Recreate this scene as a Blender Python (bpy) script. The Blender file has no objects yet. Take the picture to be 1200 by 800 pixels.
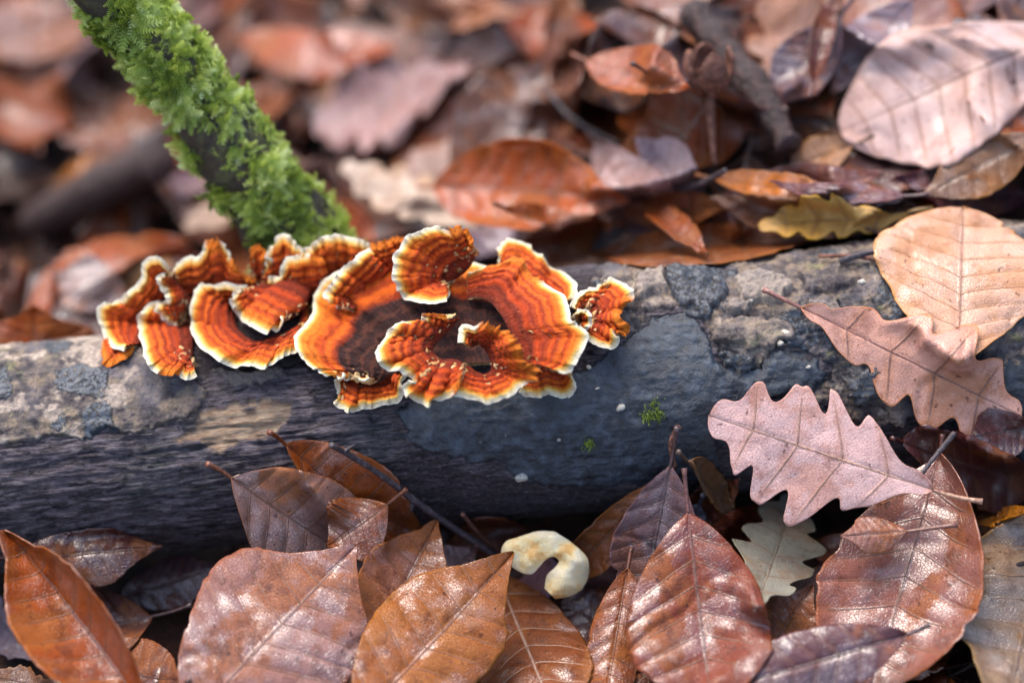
import bpy, math, random
import numpy as np
from mathutils import Vector, Matrix

# ------------------------------------------------------------------ camera, light, exposure
scene = bpy.context.scene
COL = scene.collection
DIST, LENS, PITCH = 0.85, 85.0, math.radians(45)
FW = np.array([0, math.cos(PITCH), -math.sin(PITCH)])      # view direction
RT = np.array([1.0, 0, 0])
UP = np.array([0, math.sin(PITCH), math.cos(PITCH)])
CAM = -FW * DIST
cam_data = bpy.data.cameras.new('camera')
cam = bpy.data.objects.new('camera', cam_data)
COL.objects.link(cam)
cam.location = CAM
cam.rotation_euler = (math.pi / 2 - PITCH, 0, 0)
cam_data.lens = LENS
cam_data.sensor_width = 36
cam_data.clip_start = 0.02
cam_data.clip_end = 60
cam_data.dof.use_dof = True
cam_data.dof.focus_distance = 0.803
cam_data.dof.aperture_fstop = 3.2
cam_data.dof.aperture_blades = 9
scene.camera = cam

SUN_EL, SUN_AZ = math.radians(58), math.radians(-35)       # azimuth from +Y towards +X: sun stands behind, to the left
world = bpy.data.worlds.new('World')
scene.world = world
world.use_nodes = True
wn, wl = world.node_tree.nodes, world.node_tree.links
wn.clear()
sky = wn.new('ShaderNodeTexSky')
sky.sky_type = 'NISHITA'
sky.sun_disc = False
sky.sun_elevation = SUN_EL
sky.sun_rotation = SUN_AZ
sky.air_density = 1.0
sky.dust_density = 4.0
sky.ozone_density = 1.0
hsv = wn.new('ShaderNodeHueSaturation')
hsv.inputs['Saturation'].default_value = 1.0                # thin overcast: paler than a clear sky
bgn = wn.new('ShaderNodeBackground')
bgn.inputs['Strength'].default_value = 0.15
won = wn.new('ShaderNodeOutputWorld')
wl.new(sky.outputs[0], hsv.inputs['Color'])
wl.new(hsv.outputs[0], bgn.inputs['Color'])
wl.new(bgn.outputs[0], won.inputs['Surface'])

sd = bpy.data.lights.new('sun', 'SUN')
sd.energy = 1.0
sd.angle = math.radians(40)
sd.color = (1.0, 0.95, 0.88)
sun = bpy.data.objects.new('sun', sd)
COL.objects.link(sun)
to_sun = Vector((math.sin(SUN_AZ) * math.cos(SUN_EL), math.cos(SUN_AZ) * math.cos(SUN_EL), math.sin(SUN_EL)))
sun.rotation_euler = to_sun.to_track_quat('Z', 'Y').to_euler()

vs = scene.view_settings
vs.view_transform = 'Standard'
vs.look = 'None'
vs.gamma = 1.0
vs.use_curve_mapping = False
vs.exposure = 1.42

# ------------------------------------------------------------------ maths helpers
rng = np.random.default_rng(7)
random.seed(7)
KPX = 36.0 / LENS / 1200.0                                   # tangent per photo pixel


def rays(px, py):
    a = (np.asarray(px, float) - 600) * KPX
    b = (400 - np.asarray(py, float)) * KPX
    return FW + a[..., None] * RT + b[..., None] * UP        # axial depth 1


def at_depth(px, py, z):
    return CAM + rays(px, py) * np.asarray(z, float)[..., None]


def to_px(P):
    q = P - CAM
    z = q @ FW
    return 600 + (q @ RT) / z / KPX, 400 - (q @ UP) / z / KPX, z


def sstep(a, b, x):
    t = np.clip((x - a) / (b - a), 0, 1)
    return t * t * (3 - 2 * t)


def _hash(ix, iy, iz):
    h = (ix * 374761393 + iy * 668265263 + iz * 2147483647) & 0xFFFFFFFF
    h = ((h ^ (h >> 13)) * 1274126177) & 0xFFFFFFFF
    h = ((h ^ (h >> 16)) * 2246822519) & 0xFFFFFFFF
    return h ^ (h >> 15)


def noise3(P):
    """value noise in -1..1, P (...,3)"""
    i = np.floor(P).astype(np.int64)
    f = P - i
    f = f * f * f * (f * (f * 6 - 15) + 10)
    r = 0
    for dx in (0, 1):
        for dy in (0, 1):
            for dz in (0, 1):
                w = (f[..., 0] if dx else 1 - f[..., 0]) * (f[..., 1] if dy else 1 - f[..., 1]) * (f[..., 2] if dz else 1 - f[..., 2])
                r = r + w * (_hash(i[..., 0] + dx, i[..., 1] + dy, i[..., 2] + dz) / 2147483647.5 - 1)
    return r


def fbm(P, oct=4, gain=0.5):
    r, a, s = 0, 1.0, 0
    for k in range(oct):
        r = r + a * noise3(P * (2.03 ** k) + 17.3 * k)
        s += a
        a *= gain
    return r / s * 1.6


def catmull(pts, n):
    pts = np.asarray(pts, float)
    m = len(pts)
    seg = np.linalg.norm(np.diff(pts[:, :2], axis=0), axis=1)
    k = np.concatenate([[0], np.cumsum(np.maximum(seg, 1e-9) ** 0.7)])
    k /= k[-1]
    t = np.linspace(0, 1, n)
    j = np.clip(np.searchsorted(k, t, side='right') - 1, 0, m - 2)
    u = ((t - k[j]) / (k[j + 1] - k[j]))[:, None]
    p0, p1, p2, p3 = pts[np.maximum(j - 1, 0)], pts[j], pts[j + 1], pts[np.minimum(j + 2, m - 1)]
    return 0.5 * ((2 * p1) + (p2 - p0) * u + (2 * p0 - 5 * p1 + 4 * p2 - p3) * u ** 2 + (3 * p1 - p0 - 3 * p2 + p3) * u ** 3)


def poly_sdf(x, y, poly):
    """positive inside"""
    poly = np.asarray(poly, float)
    d = np.full(x.shape, 1e9)
    ins = np.zeros(x.shape, bool)
    for k in range(len(poly)):
        a, b = poly[k], poly[(k + 1) % len(poly)]
        e = b - a
        t = np.clip(((x - a[0]) * e[0] + (y - a[1]) * e[1]) / (e @ e + 1e-12), 0, 1)
        d = np.minimum(d, np.hypot(x - a[0] - t * e[0], y - a[1] - t * e[1]))
        c = ((a[1] > y) != (b[1] > y)) & (x < e[0] * (y - a[1]) / (e[1] + 1e-12) + a[0])
        ins ^= c
    return np.where(ins, d, -d)


def norm(v):
    return v / (np.linalg.norm(v, axis=-1, keepdims=True) + 1e-15)


# ------------------------------------------------------------------ mesh helpers
def mesh_quads(name, V, Q, attrs=None, mat=None, smooth=True):
    me = bpy.data.meshes.new(name)
    V = np.ascontiguousarray(V, np.float32)
    Q = np.asarray(Q, np.int32)
    n, k = Q.shape
    me.vertices.add(len(V))
    me.vertices.foreach_set('co', V.ravel())
    me.loops.add(n * k)
    me.loops.foreach_set('vertex_index', Q.ravel())
    me.polygons.add(n)
    me.polygons.foreach_set('loop_start', np.arange(0, n * k, k, dtype=np.int32))
    me.polygons.foreach_set('use_smooth', np.full(n, smooth, dtype=bool))
    for an, av in (attrs or {}).items():
        av = np.asarray(av, np.float32)
        if av.ndim == 1:
            me.attributes.new(an, 'FLOAT', 'POINT').data.foreach_set('value', av)
        else:
            me.attributes.new(an, 'FLOAT_VECTOR', 'POINT').data.foreach_set('vector', av.ravel())
    me.update(calc_edges=True)
    me.validate()
    if mat:
        me.materials.append(mat)
    return me


def link(name, me, parent=None, loc=None):
    o = bpy.data.objects.new(name, me)
    COL.objects.link(o)
    if parent is not None:
        o.parent = parent
    if loc is not None:
        o.location = loc
    return o


def tag(o, label, cat, group=None):
    o['label'] = label
    o['category'] = cat
    if group:
        o['group'] = group
    return o


def empty(name, loc):
    o = bpy.data.objects.new(name, None)
    o.empty_display_size = 0.01
    COL.objects.link(o)
    o.location = loc
    return o


def grid_quads(a, b, off=0, flip=False):
    i = np.arange(a - 1)[:, None] * b + np.arange(b - 1)[None, :] + off
    q = np.stack([i, i + 1, i + b + 1, i + b], -1).reshape(-1, 4)
    return q[:, ::-1] if flip else q


def grid_normals(P):
    du = np.gradient(P, axis=0)
    dv = np.gradient(P, axis=1)
    return norm(np.cross(du, dv))


def shell(P, thick, N=None):
    """closed thin sheet from a grid (a,b,3): top is P, bottom P - N*thick"""
    a, b = P.shape[:2]
    if N is None:
        N = grid_normals(P)
    th = thick if np.isscalar(thick) else thick[..., None]
    B = P - N * th
    V = np.concatenate([P.reshape(-1, 3), B.reshape(-1, 3)])
    n = a * b
    idx = np.arange(n).reshape(a, b)
    loop = np.concatenate([idx[0, :-1], idx[:-1, -1], idx[-1, :0:-1], idx[:0:-1, 0]])
    nxt = np.roll(loop, -1)
    rim = np.stack([nxt, loop, loop + n, nxt + n], -1)
    return V, np.concatenate([grid_quads(a, b, 0, True), grid_quads(a, b, n, False), rim[:, ::-1]])


def tube(pts, rad, seg=7):
    """closed tapered tube along pts (n,3)"""
    pts = np.asarray(pts, float)
    n = len(pts)
    rad = np.broadcast_to(np.asarray(rad, float), (n,))
    T = norm(np.gradient(pts, axis=0))
    ref = np.array([0.31, 0.2, 0.93])
    A = norm(np.cross(T, ref))
    B = np.cross(T, A)
    th = np.linspace(0, 2 * np.pi, seg, endpoint=False)
    V = pts[:, None] + rad[:, None, None] * (np.cos(th)[None, :, None] * A[:, None] + np.sin(th)[None, :, None] * B[:, None])
    Vf = np.concatenate([V.reshape(-1, 3), pts[:1], pts[-1:]])
    i = np.arange(n - 1)[:, None] * seg
    j = np.arange(seg)[None]
    j2 = (j + 1) % seg
    Q = np.stack([i + j, i + j2, i + seg + j2, i + seg + j], -1).reshape(-1, 4)
    jj = np.arange(seg)
    c0 = np.stack([np.full(seg, n * seg), (jj + 1) % seg, jj, jj], -1)
    e = (n - 1) * seg
    c1 = np.stack([np.full(seg, n * seg + 1), e + jj, e + (jj + 1) % seg, e + (jj + 1) % seg], -1)
    return Vf, Q, np.concatenate([c0[:, :3], c1[:, :3]])


def tube_mesh(name, pts, rad, mat, seg=7, attrs=None):
    V, Q, C = tube(pts, rad, seg)
    tris = np.concatenate([Q[:, [0, 1, 2]], Q[:, [0, 2, 3]], C])
    return mesh_quads(name, V, tris, attrs, mat)


# ------------------------------------------------------------------ materials
def lin(h):
    c = [int(h[i:i + 2], 16) / 255 for i in (0, 2, 4)]
    return tuple(x / 12.92 if x <= 0.04045 else ((x + 0.055) / 1.055) ** 2.4 for x in c)


class NT:
    def __init__(self, name):
        self.m = bpy.data.materials.new(name)
        self.m.use_nodes = True
        self.t = self.m.node_tree
        self.t.nodes.clear()
        self.out = self.n('ShaderNodeOutputMaterial')

    def n(self, typ, **kw):
        nd = self.t.nodes.new(typ)
        for k, v in kw.items():
            setattr(nd, k, v)
        return nd

    def set(self, sock, v):
        if hasattr(v, 'is_linked') or isinstance(v, bpy.types.NodeSocket):
            self.t.links.new(v, sock)
        else:
            if sock.type == 'RGBA' and len(v) == 3:
                v = (*v, 1)
            sock.default_value = v

    def math(self, op, a, b=None, c=None, clamp=False):
        nd = self.n('ShaderNodeMath', operation=op, use_clamp=clamp)
        for i, v in enumerate((a, b, c)):
            if v is not None:
                self.set(nd.inputs[i], v)
        return nd.outputs[0]

    def mix(self, f, a, b, blend='MIX'):
        nd = self.n('ShaderNodeMix', data_type='RGBA', blend_type=blend)
        self.set(nd.inputs[0], f)
        self.set(nd.inputs[6], a)
        self.set(nd.inputs[7], b)
        return nd.outputs[2]

    def noise(self, vec, scale, detail=4, rough=0.55, w=None, distortion=0.0):
        nd = self.n('ShaderNodeTexNoise', noise_dimensions='4D' if w is not None else '3D')
        if vec is not None:
            self.set(nd.inputs['Vector'], vec)
        if w is not None:
            self.set(nd.inputs['W'], w)
        nd.inputs['Scale'].default_value = scale
        nd.inputs['Detail'].default_value = detail
        nd.inputs['Roughness'].default_value = rough
        nd.inputs['Distortion'].default_value = distortion
        return nd.outputs[0]

    def ramp(self, f, stops, interp='LINEAR'):
        nd = self.n('ShaderNodeValToRGB')
        cr = nd.color_ramp
        cr.interpolation = interp
        while len(cr.elements) < len(stops):
            cr.elements.new(0.5)
        for e, (p, c) in zip(cr.elements, stops):
            e.position = p
            e.color = (*c, 1) if len(c) == 3 else c
        self.set(nd.inputs[0], f)
        return nd.outputs[0]

    def rng(self, f, a, b, c=0.0, d=1.0, smooth=True):
        nd = self.n('ShaderNodeMapRange', interpolation_type='SMOOTHSTEP' if smooth else 'LINEAR')
        self.set(nd.inputs[0], f)
        for i, v in enumerate((a, b, c, d)):
            self.set(nd.inputs[i + 1], v)
        return nd.outputs[0]

    def attr(self, name, typ='GEOMETRY'):
        return self.n('ShaderNodeAttribute', attribute_name=name, attribute_type=typ)

    def scaled(self, vec, s):
        nd = self.n('ShaderNodeVectorMath', operation='MULTIPLY')
        self.set(nd.inputs[0], vec)
        nd.inputs[1].default_value = s
        return nd.outputs[0]

    def bump(self, h, dist, strength=1.0, normal=None):
        nd = self.n('ShaderNodeBump')
        nd.inputs['Strength'].default_value = strength
        nd.inputs['Distance'].default_value = dist
        self.set(nd.inputs['Height'], h)
        if normal is not None:
            self.set(nd.inputs['Normal'], normal)
        return nd.outputs[0]

    def pbsdf(self, **kw):
        nd = self.n('ShaderNodeBsdfPrincipled')
        for k, v in kw.items():
            self.set(nd.inputs[k.replace('_', ' ')], v)
        return nd.outputs[0]

    def finish(self, s):
        self.t.links.new(s, self.out.inputs['Surface'])
        return self.m


def leaf_material(name, rough=(0.22, 0.5), coat=0.5, translucent=0.12, mottle=0.55, veins=9.0):
    T = NT(name)
    info = T.n('ShaderNodeObjectInfo')
    base = info.outputs['Color']
    w = T.math('MULTIPLY', info.outputs['Random'], 90.0)
    at = T.attr('leaf')
    sep = T.n('ShaderNodeSeparateXYZ')
    T.set(sep.inputs[0], at.outputs['Vector'])
    u, v = sep.outputs[0], sep.outputs[1]
    obj = T.n('ShaderNodeTexCoord').outputs['Object']
    big = T.noise(obj, 45, 3, 0.6, w)
    mid = T.noise(obj, 150, 6, 0.68, w)
    fine = T.noise(obj, 1500, 3, 0.6, w)
    hs = T.n('ShaderNodeHueSaturation')
    hs.inputs['Hue'].default_value = 0.512
    hs.inputs['Saturation'].default_value = 1.5
    hs.inputs['Value'].default_value = 1.0
    T.set(hs.inputs['Color'], base)
    dark = T.mix(1.0, base, (0.36, 0.24, 0.22), 'MULTIPLY')
    stain = T.mix(0.55, hs.outputs[0], (0.33, 0.11, 0.028))
    sf = T.rng(T.math('ADD', big, T.math('MULTIPLY', T.math('SUBTRACT', mid, 0.5), 0.35)), 0.5, 0.6)
    c = T.mix(T.math('MULTIPLY', sf, mottle), base, stain)
    c = T.mix(T.math('MULTIPLY', T.rng(mid, 0.48, 0.66), mottle), c, dark)
    pale = T.mix(0.3, c, (0.5, 0.38, 0.34))
    c = T.mix(T.math('MULTIPLY', T.rng(T.noise(obj, 75, 4, 0.6, T.math('ADD', w, 9.0)), 0.52, 0.7), mottle * 0.7), c, pale)
    # freckles
    c = T.mix(T.math('MULTIPLY', T.rng(fine, 0.54, 0.7), 0.5), c, dark)
    sp = T.noise(obj, 420, 2, 0.5, T.math('ADD', w, 55.0))
    c = T.mix(T.math('MULTIPLY', T.rng(sp, 0.66, 0.72), 0.75), c, T.mix(1.0, base, (0.16, 0.1, 0.09), 'MULTIPLY'))
    # veins: the midrib and the side veins are lines of constant u
    av = T.math('ABSOLUTE', v)
    su = T.math('ABSOLUTE', T.math('SUBTRACT', T.math('FRACT', T.math('MULTIPLY', u, veins)), 0.5))   # 0.5 at a vein
    side = T.math('MULTIPLY', T.rng(su, 0.455, 0.492), T.rng(av, 1.0, 0.6))
    near = T.math('MULTIPLY', T.rng(su, 0.30, 0.5), 0.6)
    rib = T.rng(av, 0.035, 0.01)
    vn = T.math('MAXIMUM', side, rib)
    vcol = T.mix(info.outputs['Alpha'], T.mix(1.0, c, (0.34, 0.24, 0.22), 'MULTIPLY'), (0.55, 0.42, 0.33))
    c = T.mix(T.math('MULTIPLY', near, T.noise(obj, 300, 2, 0.5, w)), c, stain)
    c = T.mix(T.math('MULTIPLY', vn, 0.75), c, vcol)
    # brown, frayed margin
    edge = T.rng(T.math('ADD', av, T.math('MULTIPLY', mid, 0.12)), 0.96, 1.06)
    c = T.mix(T.math('MULTIPLY', edge, 0.6), c, hs.outputs[0])
    # tiny net of veinlets
    vo = T.n('ShaderNodeTexVoronoi', feature='DISTANCE_TO_EDGE')
    T.set(vo.inputs['Vector'], obj)
    vo.inputs['Scale'].default_value = 900
    net = T.rng(vo.outputs['Distance'], 0.0, 0.12)
    h = T.math('ADD', T.math('MULTIPLY', net, 0.7), T.math('MULTIPLY', mid, 1.0))
    h = T.math('ADD', h, T.math('MULTIPLY', vn, 1.2))
    h = T.math('ADD', h, T.math('MULTIPLY', fine, 0.9))
    nb = T.bump(h, 0.0002, 0.9)
    wet = T.math('ADD', T.noise(obj, 60, 4, 0.6, T.math('ADD', w, 31.0)), T.math('MULTIPLY', sf, 0.09))
    rg = T.rng(wet, 0.36, 0.62, rough[0], rough[1])
    s = T.pbsdf(Base_Color=c, Roughness=rg, Normal=nb, Coat_Weight=T.math('MULTIPLY', T.rng(wet, 0.57, 0.43), coat), Specular_IOR_Level=0.36, Coat_Roughness=0.25, Coat_IOR=1.9, Coat_Normal=T.bump(h, 0.00011, 0.9))
    tr = T.n('ShaderNodeBsdfTranslucent')
    T.set(tr.inputs['Color'], T.mix(1.0, hs.outputs[0], (1.0, 0.75, 0.5), 'MULTIPLY'))
    mx = T.n('ShaderNodeMixShader')
    mx.inputs[0].default_value = translucent
    T.t.links.new(s, mx.inputs[1])
    T.t.links.new(tr.outputs[0], mx.inputs[2])
    return T.finish(mx.outputs[0])


M = {}
M['wet'] = leaf_material('wet_leaf', (0.26, 0.5), 1.0, 0.12, 0.75)
M['damp'] = leaf_material('damp_leaf', (0.32, 0.6), 0.7, 0.24, 0.7)
M['dry'] = leaf_material('dry_leaf', (0.55, 0.8), 0.0, 0.16, 0.5, 6.0)
M['pale'] = leaf_material('pale_leaf', (0.36, 0.6), 0.55, 0.14, 0.32)
M['oak'] = leaf_material('oak_leaf', (0.42, 0.65), 0.3, 0.14, 0.5, 5.0)


def rib_material():
    T = NT('leaf_rib')
    info = T.n('ShaderNodeObjectInfo')
    obj = T.n('ShaderNodeTexCoord').outputs['Object']
    n = T.noise(obj, 700, 3)
    c = T.mix(T.rng(n, 0.4, 0.7), info.outputs['Color'], T.mix(1.0, info.outputs['Color'], (0.45, 0.4, 0.4), 'MULTIPLY'))
    return T.finish(T.pbsdf(Base_Color=c, Roughness=0.42, Normal=T.bump(n, 0.0003), Coat_Weight=0.3, Coat_Roughness=0.2))


M['rib'] = rib_material()


def fungus_material(name, under=False):
    T = NT(name)
    at = T.attr('cap')
    sep = T.n('ShaderNodeSeparateXYZ')
    T.set(sep.inputs[0], at.outputs['Vector'])
    u, t, pale = sep.outputs[0], sep.outputs[1], sep.outputs[2]
    obj = T.n('ShaderNodeTexCoord').outputs['Object']
    n1 = T.noise(obj, 190, 3, 0.6)
    n2 = T.noise(obj, 900, 4, 0.65)
    n3 = T.noise(obj, 3200, 3, 0.6)
    if under:
        c = T.mix(T.rng(n1, 0.35, 0.65), lin('b98a50'), lin('d8b582'))
        return T.finish(T.pbsdf(Base_Color=c, Roughness=0.8, Normal=T.bump(n2, 0.0006)))
    uu = T.math('ADD', u, T.math('MULTIPLY', T.math('SUBTRACT', n1, 0.5), 0.17))
    uu = T.math('ADD', uu, T.math('MULTIPLY', T.math('SUBTRACT', n2, 0.5), 0.035))
    old = T.attr('old').outputs['Fac']
    zone = T.ramp(uu, [(0.0, lin('5a1c10')), (0.14, lin('96300c')), (0.24, lin('6e1f08')), (0.36, lin('d84c0c')), (0.44, lin('8c280a')),
                       (0.53, lin('e65a0e')), (0.60, lin('aa360a')), (0.69, lin('ee6c12')), (0.76, lin('c4440c')), (0.84, lin('f07a14')), (0.93, lin('f08420'))])
    # thin concentric growth lines
    ring = T.math('SINE', T.math('MULTIPLY', T.math('ADD', uu, T.math('MULTIPLY', n2, 0.03)), 52.0))
    zone = T.mix(T.math('MULTIPLY', T.rng(ring, 0.35, 0.95), 0.36), zone, lin('7c2411'))
    # radial fibres
    fib = T.noise(T.scaled(at.outputs['Vector'], (7.0, 75.0, 0.0)), 1.0, 4, 0.7)
    zone = T.mix(T.math('MULTIPLY', T.rng(fib, 0.5, 0.72), 0.5), zone, lin('8a2a12'))
    zone = T.mix(T.math('MULTIPLY', T.rng(n2, 0.56, 0.72), 0.35), zone, lin('f08a3a'))
    # the oldest, dark purple-brown middle
    oldc = T.mix(T.rng(fib, 0.35, 0.7), lin('1f0d0b'), lin('4a211a'))
    oldc = T.mix(T.math('MULTIPLY', T.rng(ring, 0.2, 0.9), 0.4), oldc, lin('74402c'))
    om = T.rng(T.math('ADD', old, T.math('MULTIPLY', T.math('SUBTRACT', n1, 0.5), 0.5)), 0.35, 0.75)
    zone = T.mix(om, zone, oldc)
    # pale growing margin
    um = T.math('ADD', u, T.math('MULTIPLY', T.math('SUBTRACT', n1, 0.5), 0.02))
    wid = T.attr('rimw').outputs['Fac']            # start of the margin in u
    k = T.math('DIVIDE', T.math('SUBTRACT', um, wid), T.math('SUBTRACT', 1.0, wid))
    mg = T.ramp(k, [(0.0, lin('e5761f')), (0.25, lin('ef9a33')), (0.48, lin('f6c564')), (0.68, lin('fbe6b4')), (1.0, lin('fdf5e0'))])
    c = T.mix(T.math('MULTIPLY', T.rng(k, -0.12, 0.28), pale), zone, mg)
    h = T.math('ADD', T.math('MULTIPLY', fib, 0.5), T.math('ADD', T.math('MULTIPLY', n2, 0.8), T.math('MULTIPLY', n3, 0.6)))
    h = T.math('ADD', h, T.math('MULTIPLY', ring, 0.08))
    s = T.pbsdf(Base_Color=c, Roughness=0.72, Normal=T.bump(h, 0.0014, 1.0), Specular_IOR_Level=0.3)
    return T.finish(s)


M['cap'] = fungus_material('bracket_cap')
M['pore'] = fungus_material('bracket_underside', True)


def wood_material():
    T = NT('dead_wood')
    obj = T.n('ShaderNodeTexCoord').outputs['Object']
    st = T.scaled(obj, (0.34, 1, 1))
    g1 = T.noise(st, 420, 6, 0.7)
    g2 = T.noise(st, 1700, 5, 0.75)
    b1 = T.noise(obj, 38, 4, 0.6)
    c = T.ramp(g1, [(0.28, lin('171213')), (0.44, lin('3d3439')), (0.55, lin('6a5e66')), (0.72, lin('9a8c91'))])
    c = T.mix(T.math('MULTIPLY', T.rng(b1, 0.55, 0.7), 0.5), c, lin('4b3a2e'))
    c = T.mix(T.math('MULTIPLY', T.rng(T.noise(obj, 26, 3, 0.5, 4.0), 0.56, 0.7), 0.45), c, lin('3f5049'))
    fibre = T.noise(T.scaled(obj, (0.09, 1, 1)), 1100, 5, 0.75)
    c = T.mix(T.math('MULTIPLY', T.rng(fibre, 0.5, 0.64), 0.6), c, lin('a89ca4'))
    c = T.mix(T.math('MULTIPLY', T.rng(fibre, 0.48, 0.38), 0.75), c, lin('0d0a0b'))
    tan = T.attr('tan').outputs['Fac']
    tw = T.ramp(T.noise(st, 600, 5, 0.7), [(0.3, lin('8a6a50')), (0.45, lin('c09c7c')), (0.7, lin('e0c8a8'))])
    c = T.mix(tan, c, tw)
    dk = T.attr('dark_wood').outputs['Fac']
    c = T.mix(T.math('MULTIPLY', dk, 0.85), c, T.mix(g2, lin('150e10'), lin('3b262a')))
    c = T.mix(T.math('MULTIPLY', T.rng(g2, 0.5, 0.68), 0.5), c, lin('a89aa2'))
    h = T.math('ADD', T.math('ADD', g1, T.math('MULTIPLY', g2, 0.9)), T.math('MULTIPLY', fibre, 1.3))
    return T.finish(T.pbsdf(Base_Color=c, Roughness=T.rng(g2, 0.3, 0.7, 0.32, 0.6), Normal=T.bump(h, 0.002, 1.0), Specular_IOR_Level=0.6))


def crust_material():
    T = NT('black_crust')
    obj = T.n('ShaderNodeTexCoord').outputs['Object']
    a = T.noise(obj, 220, 5, 0.6)
    b = T.noise(obj, 1300, 5, 0.7)
    d = T.noise(obj, 60, 3, 0.5)
    c = T.ramp(a, [(0.3, lin('171b21')), (0.5, lin('2a323c')), (0.7, lin('46505c'))])
    c = T.mix(T.math('MULTIPLY', T.rng(d, 0.56, 0.75), 0.5), c, lin('3b3634'))
    vo = T.n('ShaderNodeTexVoronoi')
    T.set(vo.inputs['Vector'], obj)
    vo.inputs['Scale'].default_value = 150
    vo.inputs['Randomness'].default_value = 1.0
    c = T.mix(T.math('MULTIPLY', T.rng(vo.outputs['Distance'], 0.12, 0.06), T.rng(d, 0.5, 0.6)), c, lin('8d8a86'))
    h = T.math('ADD', a, T.math('MULTIPLY', b, 0.45))
    return T.finish(T.pbsdf(Base_Color=c, Roughness=T.rng(a, 0.3, 0.7, 0.36, 0.55), Normal=T.bump(h, 0.0014, 0.9), Specular_IOR_Level=0.7))


def bark_material():
    """lichen-bleached bark with dark blue-black blotches (attribute blotch) and beige film (attribute film)"""
    T = NT('bleached_bark')
    obj = T.n('ShaderNodeTexCoord').outputs['Object']
    a = T.noise(obj, 130, 5, 0.62)
    b = T.noise(obj, 700, 5, 0.65)
    d = T.noise(obj, 45, 4, 0.6)
    c = T.ramp(a, [(0.3, lin('171214')), (0.42, lin('3a3134')), (0.5, lin('5f544e')), (0.58, lin('83715c')), (0.68, lin('6b5a58')), (0.78, lin('9a8466'))])
    c = T.mix(T.math('MULTIPLY', T.rng(d, 0.5, 0.66), 0.6), c, lin('5d5a63'))
    c = T.mix(T.math('MULTIPLY', T.rng(b, 0.52, 0.7), 0.45), c, lin('262022'))
    c = T.mix(T.math('MULTIPLY', T.rng(T.noise(obj, 90, 3, 0.6, 3.3), 0.6, 0.7), 0.6), c, lin('7c7a4e'))
    film = T.attr('film').outputs['Fac']
    fc = T.ramp(b, [(0.3, lin('7a6c66')), (0.5, lin('a29284')), (0.72, lin('c6b6a2'))])
    c = T.mix(T.math('MULTIPLY', film, T.rng(a, 0.3, 0.5, 0.55, 1.0)), c, fc)
    bl = T.math('MULTIPLY', T.attr('blotch').outputs['Fac'], T.rng(b, 0.66, 0.5, 0.25, 1.0))
    bc = T.mix(a, lin('1d2329'), lin('46505c'))
    c = T.mix(bl, c, bc)
    h = T.math('ADD', T.math('MULTIPLY', a, 0.7), T.math('MULTIPLY', b, 0.7))
    h = T.math('MULTIPLY', h, T.rng(bl, 0.0, 1.0, 1.0, 0.35))
    return T.finish(T.pbsdf(Base_Color=c, Roughness=T.rng(bl, 0.0, 1.0, 0.62, 0.4), Normal=T.bump(h, 0.0018, 1.0)))


M['wood'] = wood_material()
M['crust'] = crust_material()
M['bark'] = bark_material()


def simple(name, stops, scale, rough=0.7, bump=0.001, detail=5):
    T = NT(name)
    obj = T.n('ShaderNodeTexCoord').outputs['Object']
    a = T.noise(obj, scale, detail, 0.62)
    c = T.ramp(a, [(p, lin(h)) for p, h in stops])
    return T.finish(T.pbsdf(Base_Color=c, Roughness=rough, Normal=T.bump(a, bump, 0.8)))


M['soil'] = simple('forest_soil', [(0.3, '1a100d'), (0.5, '38221a'), (0.62, '57331f'), (0.75, '6d4630')], 55, 0.85, 0.01, 8)
M['twig'] = simple('twig_bark', [(0.3, '1f1a1d'), (0.55, '3f353a'), (0.75, '6b5d60')], 500, 0.5)
M['stick'] = simple('wet_stick', [(0.3, '1a0f10'), (0.55, '36211f'), (0.75, '5e3d39')], 300, 0.5, 0.004)
M['husk'] = simple('husk', [(0.3, '3a211a'), (0.55, '714636'), (0.75, '9c6f5c')], 500, 0.7)
M['mossbark'] = simple('mossy_bark', [(0.3, '1d1a14'), (0.5, '3a3226'), (0.62, '4a4a2a'), (0.75, '5c5d3e')], 160, 0.75, 0.003)
M['lichen'] = None
T = NT('cream_flesh')
_o = T.n('ShaderNodeTexCoord').outputs['Object']
_a, _b = T.noise(_o, 90, 4, 0.6), T.noise(_o, 1500, 4, 0.65)
_c = T.mix(T.rng(_a, 0.4, 0.62), lin('ffe2a0'), lin('fff0cc'))
_c = T.mix(T.math('MULTIPLY', T.rng(_a, 0.46, 0.36), 0.7), _c, lin('e8a24a'))
_c = T.mix(T.math('MULTIPLY', T.rng(_b, 0.58, 0.72), 0.4), _c, lin('d69a4c'))
M['cream'] = T.finish(T.pbsdf(Base_Color=_c, Roughness=0.75, Normal=T.bump(_b, 0.0008, 0.8)))
M['lichen'] = simple('lichen_speck', [(0.3, '8f8a80'), (0.6, 'c9c3b4')], 900, 0.8)


def moss_material():
    T = NT('moss')
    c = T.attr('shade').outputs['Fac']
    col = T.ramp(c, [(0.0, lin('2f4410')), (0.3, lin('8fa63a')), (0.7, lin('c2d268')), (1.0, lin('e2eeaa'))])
    s = T.pbsdf(Base_Color=col, Roughness=0.5)
    tr = T.n('ShaderNodeBsdfTranslucent')
    T.set(tr.inputs['Color'], col)
    mx = T.n('ShaderNodeMixShader')
    mx.inputs[0].default_value = 0.42
    T.t.links.new(s, mx.inputs[1])
    T.t.links.new(tr.outputs[0], mx.inputs[2])
    return T.finish(mx.outputs[0])


M['moss'] = moss_material()

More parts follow.
